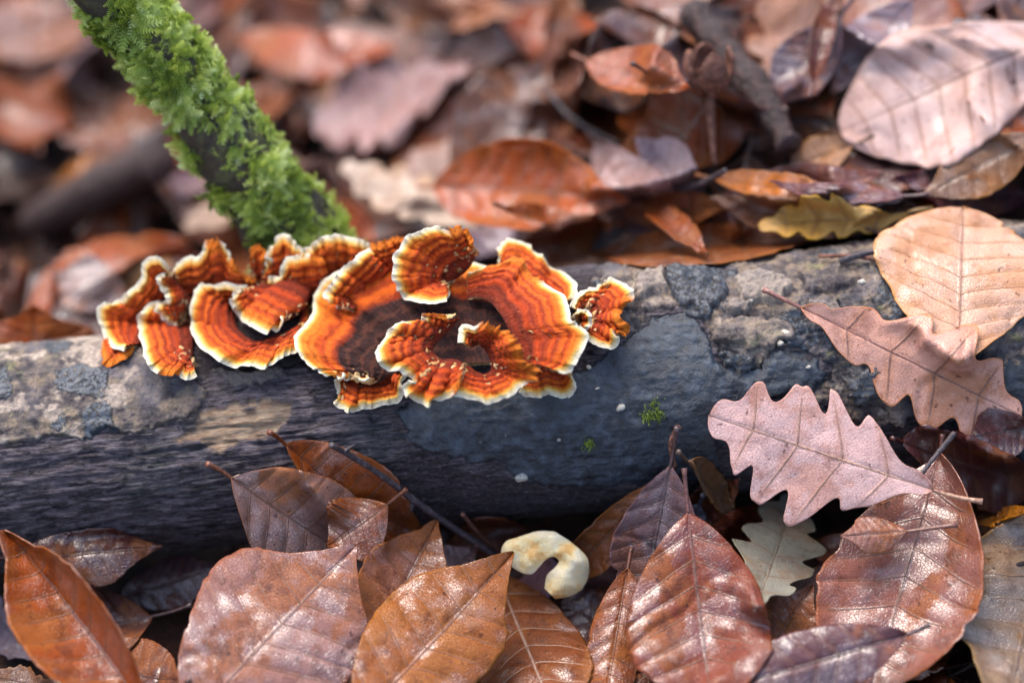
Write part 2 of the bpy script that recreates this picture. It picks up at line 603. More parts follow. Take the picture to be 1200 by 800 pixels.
# ------------------------------------------------------------------ ground
def ground_z(x, y):
    g = -0.066 + 0.05 * x + 0.005 * sstep(-0.02, -0.05, y)
    g = g + 0.092 * sstep(-0.06, 0.17, x) * sstep(0.015, 0.085, y) + 0.02 * sstep(0.1, 0.5, y) * sstep(-0.1, 0.2, x)
    g = g - 0.05 * sstep(0.0, -0.2, x) * sstep(0.02, 0.15, y)
    fade = sstep(1.6, 0.6, np.hypot(x, y))
    return (g + 0.066) * fade - 0.066 + 0.006 * fbm(np.stack([x * 9, y * 9, x * 0 + 3.3], -1), 3)


def build_ground():
    t = np.linspace(-1, 1, 181)
    c = np.sinh(t * 5.2) / np.sinh(5.2) * 14
    X, Y = np.meshgrid(c, c, indexing='ij')
    P = np.stack([X, Y, ground_z(X, Y) - 0.004], -1)
    me = mesh_quads('ground', P.reshape(-1, 3), grid_quads(181, 181, 0, True), None, M['soil'])
    o = link('ground', me)
    o['kind'] = 'structure'


build_ground()

# ------------------------------------------------------------------ the log's frame
YAW, ELEV = math.radians(5.0), math.radians(4.0)
LX = np.array([math.cos(YAW) * math.cos(ELEV), math.sin(YAW) * math.cos(ELEV), math.sin(ELEV)])
LF = norm(np.cross(LX, np.array([0, 0, 1.0])))       # towards the viewer
LU = np.cross(LF, LX) * -1
LU = LU if LU[2] > 0 else -LU
L0 = -0.0205 * UP


def log_r(s):
    return 0.0405 + 0.012 * s + 0.0012 * np.sin(s * 23 + 1) + 0.0008 * np.sin(s * 51)


def log_hit(px, py, grow=0.0):
    """axial depth where the pixel's ray meets the log (closest approach where it misses), and the miss flag"""
    q = rays(px, py)
    w = CAM - L0
    qx, wx = q @ LX, w @ LX
    qp = q - qx[..., None] * LX
    wp = w - wx * LX
    a = (qp * qp).sum(-1)
    b = qp @ wp
    tc = -b / a
    R = log_r(wx + tc * qx) + grow
    d2 = (wp @ wp) - b * b / a
    disc = R * R - d2
    return tc - np.sqrt(np.maximum(disc, 0) / a), disc < 0


def log_st(px, py):
    z, miss = log_hit(px, py)
    P = at_depth(px, py, z) - L0
    return np.stack([P @ LX, np.arctan2(P @ LU, P @ LF)], -1)


# ------------------------------------------------------------------ depth buffer used to lay leaves on what they touch
CELL = 4.0
BX0, BY0, BW, BH = -240, -200, 420, 310
bx, by = np.meshgrid(BX0 + (np.arange(BW) + 0.5) * CELL, BY0 + (np.arange(BH) + 0.5) * CELL, indexing='ij')
BUF = np.full((BW, BH), 1.0)
_r = rays(bx, by)
for _ in range(60):
    P = CAM + _r * BUF[..., None]
    BUF += 0.6 * (P[..., 2] - ground_z(P[..., 0], P[..., 1])) / (-_r[..., 2])


def cells(px, py):
    return (np.clip(((px - BX0) / CELL).astype(int), 0, BW - 1), np.clip(((py - BY0) / CELL).astype(int), 0, BH - 1))


def upsample(P, k):
    a, b = P.shape[:2]
    ia = np.linspace(0, a - 1, (a - 1) * k + 1)
    ib = np.linspace(0, b - 1, (b - 1) * k + 1)
    i0 = np.minimum(ia.astype(int), a - 2)
    f = (ia - i0)[:, None, None]
    P = P[i0] * (1 - f) + P[i0 + 1] * f
    j0 = np.minimum(ib.astype(int), b - 2)
    g = (ib - j0)[None, :, None]
    return P[:, j0] * (1 - g) + P[:, j0 + 1] * g


def splat(P, k=1):
    if k > 1:
        P = upsample(P, k)
    px, py, z = to_px(P)
    i, j = cells(px, py)
    np.minimum.at(BUF, (i.ravel(), j.ravel()), z.ravel())


def relax(viol, it=40):
    d = np.maximum(viol, 0)
    for _ in range(it):
        p = np.pad(d, 1, mode='edge')
        s = (p[:-2, 1:-1] + p[2:, 1:-1] + p[1:-1, :-2] + p[1:-1, 2:] + 2 * d) / 6
        d = np.maximum(s, viol)
    p = np.pad(d, 1, mode='edge')
    return (p[:-2, 1:-1] + p[2:, 1:-1] + p[1:-1, :-2] + p[1:-1, 2:] + 4 * d) / 8


# ------------------------------------------------------------------ leaves
def leaf_local(kind, L, W, nu, nv, seed, bend=0.0, curl=0.0, fold=0.0, twist=0.0, edge=(0, 0), wave=1.0, corr=1.0, blunt=0.0):
    """grid (nu+1, 2nv+1, 3): x along the midrib from -L/2, y across, z up; plus (u,v)"""
    r = np.random.default_rng(seed)
    u = np.linspace(0, 1, nu + 1)[:, None]
    v = np.linspace(-1, 1, 2 * nv + 1)[None, :]
    v = np.sign(v) * np.abs(v) ** 0.9
    if kind == 'oak':
        n = 5
        env = np.sin(np.pi * np.clip(u, 0, 1) ** 0.85) ** 0.55 * (0.42 + 0.58 * sstep(0.0, 0.45, u))
        w = []
        for s in (0, 1):
            amp = np.interp(u[:, 0] * n, np.arange(n + 1), r.uniform(0.8, 1.12, n + 1))[:, None]
            ph = u * n + 0.10 * noise3(np.stack([u * 6, u * 0 + seed, u * 0 + s], -1))
            lob = np.cos(2 * np.pi * ph)
            lob = 1 - 2 * ((1 - lob) / 2) ** 1.7        # broad rounded lobes, narrow bays
            w.append(env * amp * (0.78 + 0.19 * lob) * (1 + 0.04 * noise3(np.stack([u * 30, u * 0 + seed, u * 0 + s + 5.0], -1))))
        kk = 0.5
    elif kind == 'scrap':
        w = [np.sin(np.pi * u) ** 0.5 * (0.8 + 0.35 * noise3(np.stack([u * 7, u * 0 + seed, u * 0 + s], -1)) + 0.12 * noise3(np.stack([u * 23, u * 0 + seed, u * 0 + s], -1))) for s in (0, 1)]
        kk = 0.3
    else:
        n = 9
        asym = r.uniform(-0.06, 0.06)
        env = np.sin(np.pi * u ** 0.78) ** 0.8 * (1.04 - 0.4 * sstep(0.55, 1.0, u))
        if blunt:
            env = env * (1 - blunt) + blunt * np.sin(np.pi * u ** 1.12) ** 0.52
        w = [env * (1 + asym * s + 0.006 * np.cos(2 * np.pi * n * u) + 0.05 * noise3(np.stack([u * 5, u * 0 + seed, u * 0 + s], -1)) + 0.014 * noise3(np.stack([u * 34, u * 0 + seed, u * 0 + s], -1))) for s in (-1, 1)]
        for s in (0, 1):                       # nicks and tears in the margin
            for _ in range(r.integers(0, 3)):
                w[s] = w[s] * (1 - r.uniform(0.05, 0.22) * np.exp(-((u - r.uniform(0.15, 0.9)) / r.uniform(0.008, 0.03)) ** 2))
        kk = 0.55
    wv = np.where(v < 0, w[0], w[1]) * W / 2
    y = v * wv
    k = kk * (1 - u ** 2.2)
    x = u * L + k * np.abs(y) - 0.10 * y * y / (W + 1e-9) * k - L / 2
    av = np.abs(v)
    # side veins wander a little and differ on the two sides
    sd = np.where(v < 0, 3.0, 8.0) + seed
    x = x + L * 0.028 * av * (1 - u) * u * 4 * noise3(np.stack(np.broadcast_arrays(u * 8, sd * 1.0, av * 1.3), -1)) + np.where(v < 0, 0.05, -0.05) * np.abs(y) * (1 - u)
    z = np.zeros_like(x)
    if kind == 'beech':
        z = z + corr * 0.0009 * (L / 0.07) * (np.abs(np.sin(np.pi * n * u)) ** 0.7 - 0.6) * np.minimum(1, av * 3) * (1 - 0.3 * av)
        z = z - 0.0006 * np.exp(-(av / 0.07) ** 2)
    else:
        z = z - corr * 0.0005 * np.exp(-(av / 0.06) ** 2)
    Q = np.stack([x * 38 + seed * 3.7, y * 38, x * 0 + seed], -1)
    z = z + wave * 0.0014 * (0.25 + av) * fbm(Q, 2) + wave * 0.00025 * fbm(Q * 5.1, 3)
    cr = fbm(Q * 0.7 + 40, 2)                       # a few creases
    z = z - wave * 0.0009 * np.exp(-(cr / 0.07) ** 2)
    z = z + fold * np.abs(y) + edge[0] * W * np.where(v < 0, av ** 3, 0) + edge[1] * W * np.where(v > 0, av ** 3, 0)
    if abs(curl) > 1e-4:
        c = 2 * curl / W
        z = z + (1 - np.cos(c * y)) / c
        y = np.sin(c * y) / c
    if abs(twist) > 1e-4:
        a = twist * (x / L)
        y, z = y * np.cos(a) - z * np.sin(a), y * np.sin(a) + z * np.cos(a)
    if abs(bend) > 1e-4:
        c = bend / L
        z = z + (1 - np.cos(c * x)) / c
        x = np.sin(c * x) / c
    uv = np.stack(np.broadcast_arrays(u, v, 0 * u), -1)
    return np.stack([x, y, z], -1), uv


LEAF_K = {'wet': 0.62, 'damp': 0.72, 'pale': 0.85, 'oak': 0.88, 'dry': 0.9}
RIBN = {'beech': 9, 'oak': 5, 'scrap': 0}


def make_leaf(P, uv, kind, color, mat, label, cat, group=None, name=None, stalk=0.008, vein=0.25, veins=False, thick=0.00035, stalk_dir=None, ribc=None):
    name = name or {'beech': 'beech_leaf', 'oak': 'oak_leaf', 'scrap': 'leaf_fragment'}[kind]
    nv = (P.shape[1] - 1) // 2
    loc = P[0, nv].copy()
    root = tag(empty(name, loc), label, cat, group)
    N = grid_normals(P)
    up = (N[P.shape[0] // 2, nv] @ (CAM - loc)) > 0
    if not up:
        P, uv, N = P[:, ::-1], uv[:, ::-1], -N[:, ::-1]
    V, Q = shell(P - loc, thick, N)
    me = mesh_quads('blade', V, Q, {'leaf': np.concatenate([uv.reshape(-1, 3)] * 2)}, M[mat])
    b = link('blade', me, root)
    cm = sum(color) / 3
    color = tuple(max(0.0, (cm + (c - cm) * 1.15) * LEAF_K.get(mat, 1.0)) for c in color)
    b.color = (*color, vein)
    rc = ribc if ribc is not None else tuple(c * 0.55 for c in color)
    if kind != 'scrap':
        mid = P[:, nv] - N[:, nv] * 0.0001 - loc
        n = len(mid)
        rad = np.linspace(0.00045, 0.00010, n)
        if stalk > 0:
            d = norm(mid[0] - mid[3]) if stalk_dir is None else norm(np.asarray(stalk_dir, float))
            t = np.linspace(1, 0, 7)[:-1, None]
            side = norm(np.cross(d, N[0, nv]))
            st = mid[0] + d * stalk * t + side * stalk * 0.16 * t * t + N[0, nv] * stalk * 0.1 * t * t
            s = link('stalk', tube_mesh('stalk', np.concatenate([st, mid[:2]]), np.concatenate([[0.0011], np.linspace(0.0008, 0.00058, 7)]), M['rib'], 7), root)
            s.color = (*rc, 1)
        if veins:
            m = link('midrib', tube_mesh('midrib', mid[::2], rad[::2], M['rib'], 5), root)
            m.color = (*rc, 1)
            k = RIBN[kind]
            for q in range(1, k):
                iu = int(round(q / k * (n - 1)))
                for sgn in (-1, 1):
                    js = nv + sgn * np.arange(0, int(nv * 0.92) + 1, 2)
                    pts = P[iu, js] - N[iu, js] * 0.00004 - loc
                    vo = link('side_vein', tube_mesh('side_vein', pts, np.linspace(0.00017, 0.00006, len(pts)), M['rib'], 4), m)
                    vo.color = (*rc, 1)
    return root


def view_leaf(kind, base, tip, wpx, color, mat, label, cat='leaf', lift=(2, 2), roll=0.0, bend=0.25, curl=0.2, seed=None, res=(64, 16), face=0.5, rest=True, lam=None, shift_q=60, **kw):
    """a leaf whose base and tip lie on whatever the two pixels' rays meet, `lift` mm above it"""
    view_leaf.k += 1
    seed = view_leaf.k if seed is None else seed
    shp = {k: kw.pop(k) for k in ('fold', 'twist', 'edge', 'wave', 'corr', 'blunt') if k in kw}
    pts = []
    for (x, y), l in zip((base, tip), lift):
        xs = np.array([x + dx for dx in (-8, 0, 8) for dy in (-8, 0, 8)], float)
        ys = np.array([y + dy for dx in (-8, 0, 8) for dy in (-8, 0, 8)], float)
        i, j = cells(xs, ys)
        z = np.median(BUF[i, j]) - l * 0.001
        pts.append(at_depth(np.array(float(x)), np.array(float(y)), np.array(z)))
    pb, pt = pts
    a = pt - pb
    L = np.linalg.norm(a)
    a = a / L
    zc = ((pb + pt) / 2 - CAM) @ FW
    W = wpx * KPX * zc
    n = norm(face * -FW + (1 - face) * np.array([0, 0, 1.0]))
    n = norm(n - (n @ a) * a)
    w = np.cross(n, a)
    c, s = math.cos(math.radians(roll)), math.sin(math.radians(roll))
    w, n = c * w + s * n, c * n - s * w
    P0, uv = leaf_local(kind, L, W, res[0], res[1], seed, bend, curl, **shp)
    P = (pb + pt) / 2 + P0[..., :1] * a + P0[..., 1:2] * w + P0[..., 2:] * n
    # keep base and tip where they belong after bending
    if rest:
        q = norm(P - CAM)
        px, py, z = to_px(P)
        i, j = cells(px, py)
        viol = z - (BUF[i, j] - 0.0006)
        sh = max(0.0, np.percentile(viol, shift_q)) if shift_q is not None else 0.0
        d = sh + relax(viol - sh)
        P = P - q * (d / (q @ FW))[..., None]
    splat(P, 2)
    return make_leaf(P, uv, kind, color, mat, label, cat, **kw)


view_leaf.k = 100

# litter: leaves dropped one after another on a height map
HX0, HY0, HC = -0.50, -0.34, 0.002
HW, HH = 500, 620
hx, hy = np.meshgrid(HX0 + (np.arange(HW) + .5) * HC, HY0 + (np.arange(HH) + .5) * HC, indexing='ij')
HM = ground_z(hx, hy)
# the log lies in the litter: nothing is dropped through it
_p = np.stack([hx, hy, hx * 0], -1) - L0
_s = _p @ LX
_ax = L0 + _s[..., None] * LX
_off = (hx - _ax[..., 0]) * LF[0] + (hy - _ax[..., 1]) * LF[1]
LOGMASK = np.abs(_off) < log_r(_s) * 0.72

PAL = {
    'chestnut brown': ('8a4526', 'wet'), 'orange brown': ('b3591f', 'damp'), 'purplish brown': ('76504c', 'wet'),
    'pale pinkish': ('bb968c', 'pale'), 'dark maroon': ('4a2420', 'wet'), 'dull tan': ('a37c58', 'dry'), 'russet': ('94482a', 'damp'), 'mauve grey': ('a08a94', 'wet'),
}
view_fill = []


def drop_leaf(x, y, yaw, tilt, kind, cname, zone, seed):
    r = np.random.default_rng(seed)
    L = r.uniform(0.058, 0.085) if kind == 'beech' else r.uniform(0.065, 0.095)
    W = L * (r.uniform(0.55, 0.68) if kind == 'beech' else r.uniform(0.45, 0.55))
    nu, nvv = (36, 7) if kind == 'beech' else (50, 6)
    P0, uv = leaf_local(kind, L, W, nu, nvv, seed, r.uniform(-0.7, 0.9), r.uniform(-0.9, 1.1), r.uniform(-0.1, 0.3), r.uniform(-0.7, 0.7), (r.uniform(-.08, .15), r.uniform(-.08, .15)), 1.6)
    R = Matrix.Rotation(yaw, 3, 'Z') @ Matrix.Rotation(tilt[0], 3, 'Y') @ Matrix.Rotation(tilt[1], 3, 'X')
    P = P0 @ np.array(R).T
    P[..., 0] += x
    P[..., 1] += y
    i = np.clip(((P[..., 0] - HX0) / HC).astype(int), 0, HW - 1)
    j = np.clip(((P[..., 1] - HY0) / HC).astype(int), 0, HH - 1)
    if LOGMASK[i, j].mean() > 0.04:
        return False
    viol = HM[i, j] + 0.0006 - P[..., 2]
    sh = np.percentile(viol, 62)
    P[..., 2] += sh + relax(viol - sh, 25)
    PU = upsample(P, 3)
    i = np.clip(((PU[..., 0] - HX0) / HC).astype(int), 0, HW - 1)
    j = np.clip(((PU[..., 1] - HY0) / HC).astype(int), 0, HH - 1)
    np.maximum.at(HM, (i.ravel(), j.ravel()), PU[..., 2].ravel())
    # leave out a leaf nothing of which can be in view
    px, py, z = to_px(P)
    hexc, mat = PAL[cname]
    col = np.array(lin(hexc)) * r.uniform(0.55, 1.15)
    col = tuple(np.clip(0.85 * col * r.uniform(0.93, 1.07, 3), 0, 1))
    q = P.reshape(-1, 3)
    rise = np.ptp(q[:, 2]) / L
    look = ('small' if L < 0.066 else 'large' if L > 0.078 else 'medium-sized') + (' flat' if rise < 0.26 else ' tilted' if rise < 0.4 else ' upturned')
    cx = float(np.median(px))
    spot = ('in the litter left of the mossy branch' if cx < 230 else 'in the litter behind the fungus' if cx < 620 else 'in the litter on the bank behind the log') if zone == 'behind' else ('before the log near the curled orange leaf' if cx < 300 else 'before the log near the cream mushroom' if cx < 760 else 'before the log under the pale oak leaf')
    view_fill.append((P, uv, kind, col, mat, look + ' ' + cname, spot))
    return True


def litter():
    r = np.random.default_rng(11)
    names = list(PAL)
    back = [0.17, 0.15, 0.17, 0.17, 0.12, 0.05, 0.09, 0.08]
    front = [0.28, 0.12, 0.18, 0.06, 0.2, 0.02, 0.1, 0.04]
    n = 0
    k = 0
    while n < 230 and k < 4000:
        k += 1
        x = r.uniform(-0.34, 0.36)
        y = r.uniform(0.0, 0.47)
        z = ground_z(np.array(x), np.array(y))
        px, py, _ = to_px(np.array([x, y, float(z)]))
        if not (-150 < px < 1350 and -190 < py):
            continue
        kind = 'oak' if r.random() < 0.16 else 'beech'
        cn = names[r.choice(8, p=back)]
        if drop_leaf(x, y, r.uniform(0, 6.28), r.normal(0, 0.32, 2), kind, cn, 'behind', 1000 + k):
            n += 1
    n = 0
    while n < 80 and k < 8000:
        k += 1
        x = r.uniform(-0.27, 0.27)
        y = r.uniform(-0.19, 0.0)
        kind = 'oak' if r.random() < 0.1 else 'beech'
        cn = names[r.choice(8, p=front)]
        if drop_leaf(x, y, r.uniform(0, 6.28), r.normal(0, 0.25, 2), kind, cn, 'front', 1000 + k):
            n += 1
    kinds = {'beech': 'beech leaf', 'oak': 'lobed oak leaf'}
    for P, uv, kind, col, mat, cn, zone in view_fill:
        lab = f'{cn} {kinds[kind]} {zone}'
        make_leaf(P, uv, kind, col, mat, lab, 'leaf', lab.replace(' leaf', ' leaves', 1), vein=float(rng.uniform(0, 0.5)), stalk=float(rng.uniform(0.004, 0.012)))
        splat(P, 4)


litter()

# ------------------------------------------------------------------ things behind the log
C = lin


def stick(name, pts, rpx, mat, label, cat, lift=4, n=26, rough=0.12, splat_k=True, seed=1, extra=None):
    """a rod lying on what its pixels' rays meet; pts (x, y[, lift])"""
    c = catmull([(p[0], p[1], p[2] if len(p) > 2 else lift) for p in pts], n)
    i, j = cells(c[:, 0], c[:, 1])
    b = BUF[i, j]
    zl = np.polyval(np.polyfit(np.linspace(0, 1, n), b, 1), np.linspace(0, 1, n))
    zl = zl - max(0, np.percentile(zl - b, 90))
    z = zl - c[:, 2] * 0.001
    P = at_depth(c[:, 0], c[:, 1], z)
    rad = np.interp(np.linspace(0, 1, n), np.linspace(0, 1, len(rpx)), rpx) * KPX * z.mean()
    rad = rad * (1 + rough * noise3(np.stack([np.arange(n) * 0.7, np.full(n, seed * 1.7), np.zeros(n)], -1)))
    loc = P[0].copy()
    V, Q, Cc = tube(P - loc, rad, 12)
    me = tube_mesh('shaft', P - loc, rad, M[mat], 12)
    root = tag(empty(name, loc), label, cat)
    link('shaft', me, root)
    splat(np.stack([P, P - FW * rad[:, None]], 1), 3)
    return root, P, rad, loc


def back_things():
    V = view_leaf
    V('beech', (-40, 60), (110, 20), 95, C('b98c7c'), 'damp', 'large pale pinkish leaf lying flat to the left of the mossy branch', lift=(14, 14), bend=0.2)
    V('beech', (285, 50), (470, 62), 80, C('b8561d'), 'wet', 'bright orange leaf with a pale sheen beside the upper mossy branch', lift=(10, 10), curl=-0.5, roll=-10)
    V('oak', (555, 80), (370, 150), 135, C('b0908e'), 'pale', 'broad mauve lobed leaf lying behind the curled orange leaf', lift=(10, 10), curl=0.1)
    V('beech', (530, 215), (650, 70), 105, C('7f5a50'), 'wet', 'dull purplish leaf between the mauve lobed leaf and the upright strip', lift=(10, 8), curl=0.3)
    V('beech', (450, 5), (620, 25), 70, C('a8735c'), 'wet', 'pinkish leaf with an orange edge above the broad mauve leaf', lift=(14, 14), curl=-0.3)
    V('beech', (652, 185), (660, -30), 60, C('6d3a2a'), 'damp', 'narrow rolled reddish brown leaf standing up like a strip', lift=(16, 20), curl=1.2, roll=15)
    V('beech', (690, 75), (810, 105), 75, C('b0572c'), 'damp', 'burnt orange leaf between the rolled strip and the beech husk', lift=(8, 8), curl=0.5)
    V('beech', (830, 235), (745, 160), 70, C('ccb2b2'), 'pale', 'pale lavender pink leaf below the beech husk', lift=(9, 10))
    V('beech', (700, 170), (790, 300), 85, C('b89a98'), 'pale', 'long mauve leaf sloping down behind the log beside the curled orange leaf', lift=(8, 6), curl=0.3)
    V('oak', (560, 270), (400, 195), 75, C('c9b3a2'), 'oak', 'pale greyish lobed leaf between the mossy branch and the fungus', lift=(9, 12), curl=0.2)
    V('beech', (395, 235), (440, 285), 34, C('b8581f'), 'damp', 'small orange folded leaf edge beside the foot of the mossy branch', lift=(12, 10), curl=0.9)
    V('beech', (500, 215), (732, 232), 135, C('c4601c'), 'damp', 'upright curled orange leaf propped on edge behind the fungus', lift=(26, 24), curl=1.1, roll=-12, face=1.0, bend=-0.4, shift_q=None)
    V('beech', (590, 245), (690, 258), 30, C('a2511f'), 'damp', 'narrow orange leaf tucked under the upright curled leaf', lift=(30, 26), curl=0.7, shift_q=None)
    V('beech', (600, 300), (740, 262), 60, C('8a4a30'), 'damp', 'brown leaf lying under the upright curled orange leaf', lift=(6, 6))
    V('scrap', (692, 292), (735, 270), 26, C('3c3a40'), 'dry', 'blackened leaf scrap lying behind the log beside the mauve leaf', lift=(8, 8))
    V('beech', (1070, 0), (975, 110), 70, C('a8929c'), 'wet', 'shiny lavender grey leaf beside the wet dark stick', lift=(8, 8))
    V('beech', (985, 20), (900, 130), 70, C('6f5560'), 'wet', 'dark mauve wet leaf under the end of the dark stick', lift=(8, 8), curl=0.3)
    V('beech', (952, 98), (978, -20), 30, C('6e2d20'), 'damp', 'thin maroon leaf seen edge-on beside the dark stick', lift=(12, 12), curl=1.0)
    V('beech', (1000, 170), (930, 195), 50, C('a8846c'), 'dry', 'small dry tan leaf below the end of the dark stick', lift=(6, 8))
    V('beech', (1205, 230), (1040, 215), 70, C('6b4048'), 'wet', 'dark plum leaf under the large pale beech leaf', lift=(6, 6), curl=0.3)
    V('beech', (1215, 160), (1080, 230), 70, C('9a6f52'), 'damp', 'brown leaf showing below the large pale beech leaf', lift=(7, 7))
    V('beech', (1245, 35), (985, 152), 178, C('d6b9b2'), 'pale', 'large pale pink beech leaf with clear herringbone veins lying on the bank', lift=(14, 14), bend=-0.2, curl=-0.25, blunt=0.7, veins=True, ribc=C('8a5f50'))
    V('beech', (820, 260), (1040, 200), 70, C('86504a'), 'wet', 'brown leaf lying under the bright orange sliver of leaf', lift=(8, 8), roll=30)
    V('beech', (840, 213), (990, 226), 36, C('c9761f'), 'damp', 'bright orange narrow leaf folded lengthwise above the log', lift=(14, 14), curl=0.5, bend=0.3)
    V('beech', (1060, 232), (900, 215), 40, C('7a4c50'), 'wet', 'plum brown leaf tip beside the bright orange narrow leaf', lift=(11, 9), roll=20)
    V('beech', (730, 250), (870, 240), 40, C('9c5b3f'), 'damp', 'brown leaf edge behind the long wavy leaf', lift=(7, 7), roll=25)

    # wet dark stick, thin twigs
    stick('dead_stick', [(812, 15), (850, 60), (890, 110), (925, 172)], [17, 21, 19, 15], 'stick', 'thick wet dark brown stick lying among leaves behind the log', 'stick', 8, rough=0.3)
    stick('dead_stick', [(45, 262), (110, 225), (185, 190)], [26, 30, 24], 'stick', 'short thick brown piece of wood left of the mossy branch', 'stick', 6)
    stick('twig', [(795, 222), (820, 216), (850, 200)], [3, 4, 3], 'twig', 'short curved grey twig behind the log near the husk', 'twig', 8)
    stick('twig', [(640, 105), (672, 140), (725, 170)], [3, 3.4, 3], 'twig', 'thin pinkish twig lying across the rolled leaf strip', 'twig', 12)

    # opened beech husk with its stalk
    i, j = cells(np.array([832.0]), np.array([118.0]))
    c = at_depth(np.array(832.0), np.array(112.0), BUF[i, j][0] - 0.014)
    hk = tag(empty('beech_husk', c), 'small brown beech husk with a grey stalk hanging down behind the log', 'husk')
    ax = norm(np.array([0.05, -0.35, -0.9]))
    e1 = norm(np.cross(ax, [1, 0.2, 0.1]))
    e2 = np.cross(ax, e1)
    for q in range(4):
        th = np.linspace(-0.62, 0.62, 9)[None, :] + q * np.pi / 2
        s = np.linspace(0, 1, 14)[:, None]
        rr = 0.0085 * np.sin(np.pi * (0.12 + 0.62 * s)) * (1 + 0.15 * s)
        ww = np.sin(np.pi * np.clip(s * 0.92 + 0.08, 0, 1)) ** 0.5
        tt = q * np.pi / 2 + (th - q * np.pi / 2) * ww
        Pv = -ax * (s * 0.018)[..., None] + (rr * np.cos(tt))[..., None] * e1 + (rr * np.sin(tt))[..., None] * e2
        Pv = Pv + 0.0007 * noise3(Pv * 900)[..., None] * e1
        V_, Q_ = shell(Pv, 0.0012)
        link('valve', mesh_quads('valve', V_, Q_, None, M['husk']), hk)
    s = np.linspace(0, 1, 10)[:, None]
    link('stalk', tube_mesh('stalk', ax * 0.024 * s + e1 * 0.006 * s * s, np.linspace(0.0020, 0.0009, 10), M['husk'], 8), hk)

    # orange leaf peeping over the log at its left end
    V('beech', (38, 470), (42, 358), 125, C('b45a1c'), 'damp', 'orange brown leaf with a dark midrib peeping over the left end of the log', lift=(35, 88), curl=-0.4, face=0.9, shift_q=None)
    V('beech', (150, 350), (60, 320), 70, C('9d807c'), 'wet', 'mauve leaf lying behind the log left of the fungus', lift=(5, 5))
    V('scrap', (215, 270), (290, 235), 40, C('d2b8a4'), 'dry', 'pale cream leaf scrap beside the foot of the mossy branch', lift=(8, 8))
    V('scrap', (60, 215), (110, 190), 40, C('c4792c'), 'damp', 'amber leaf scrap beside the short brown piece of wood', lift=(10, 8))


back_things()


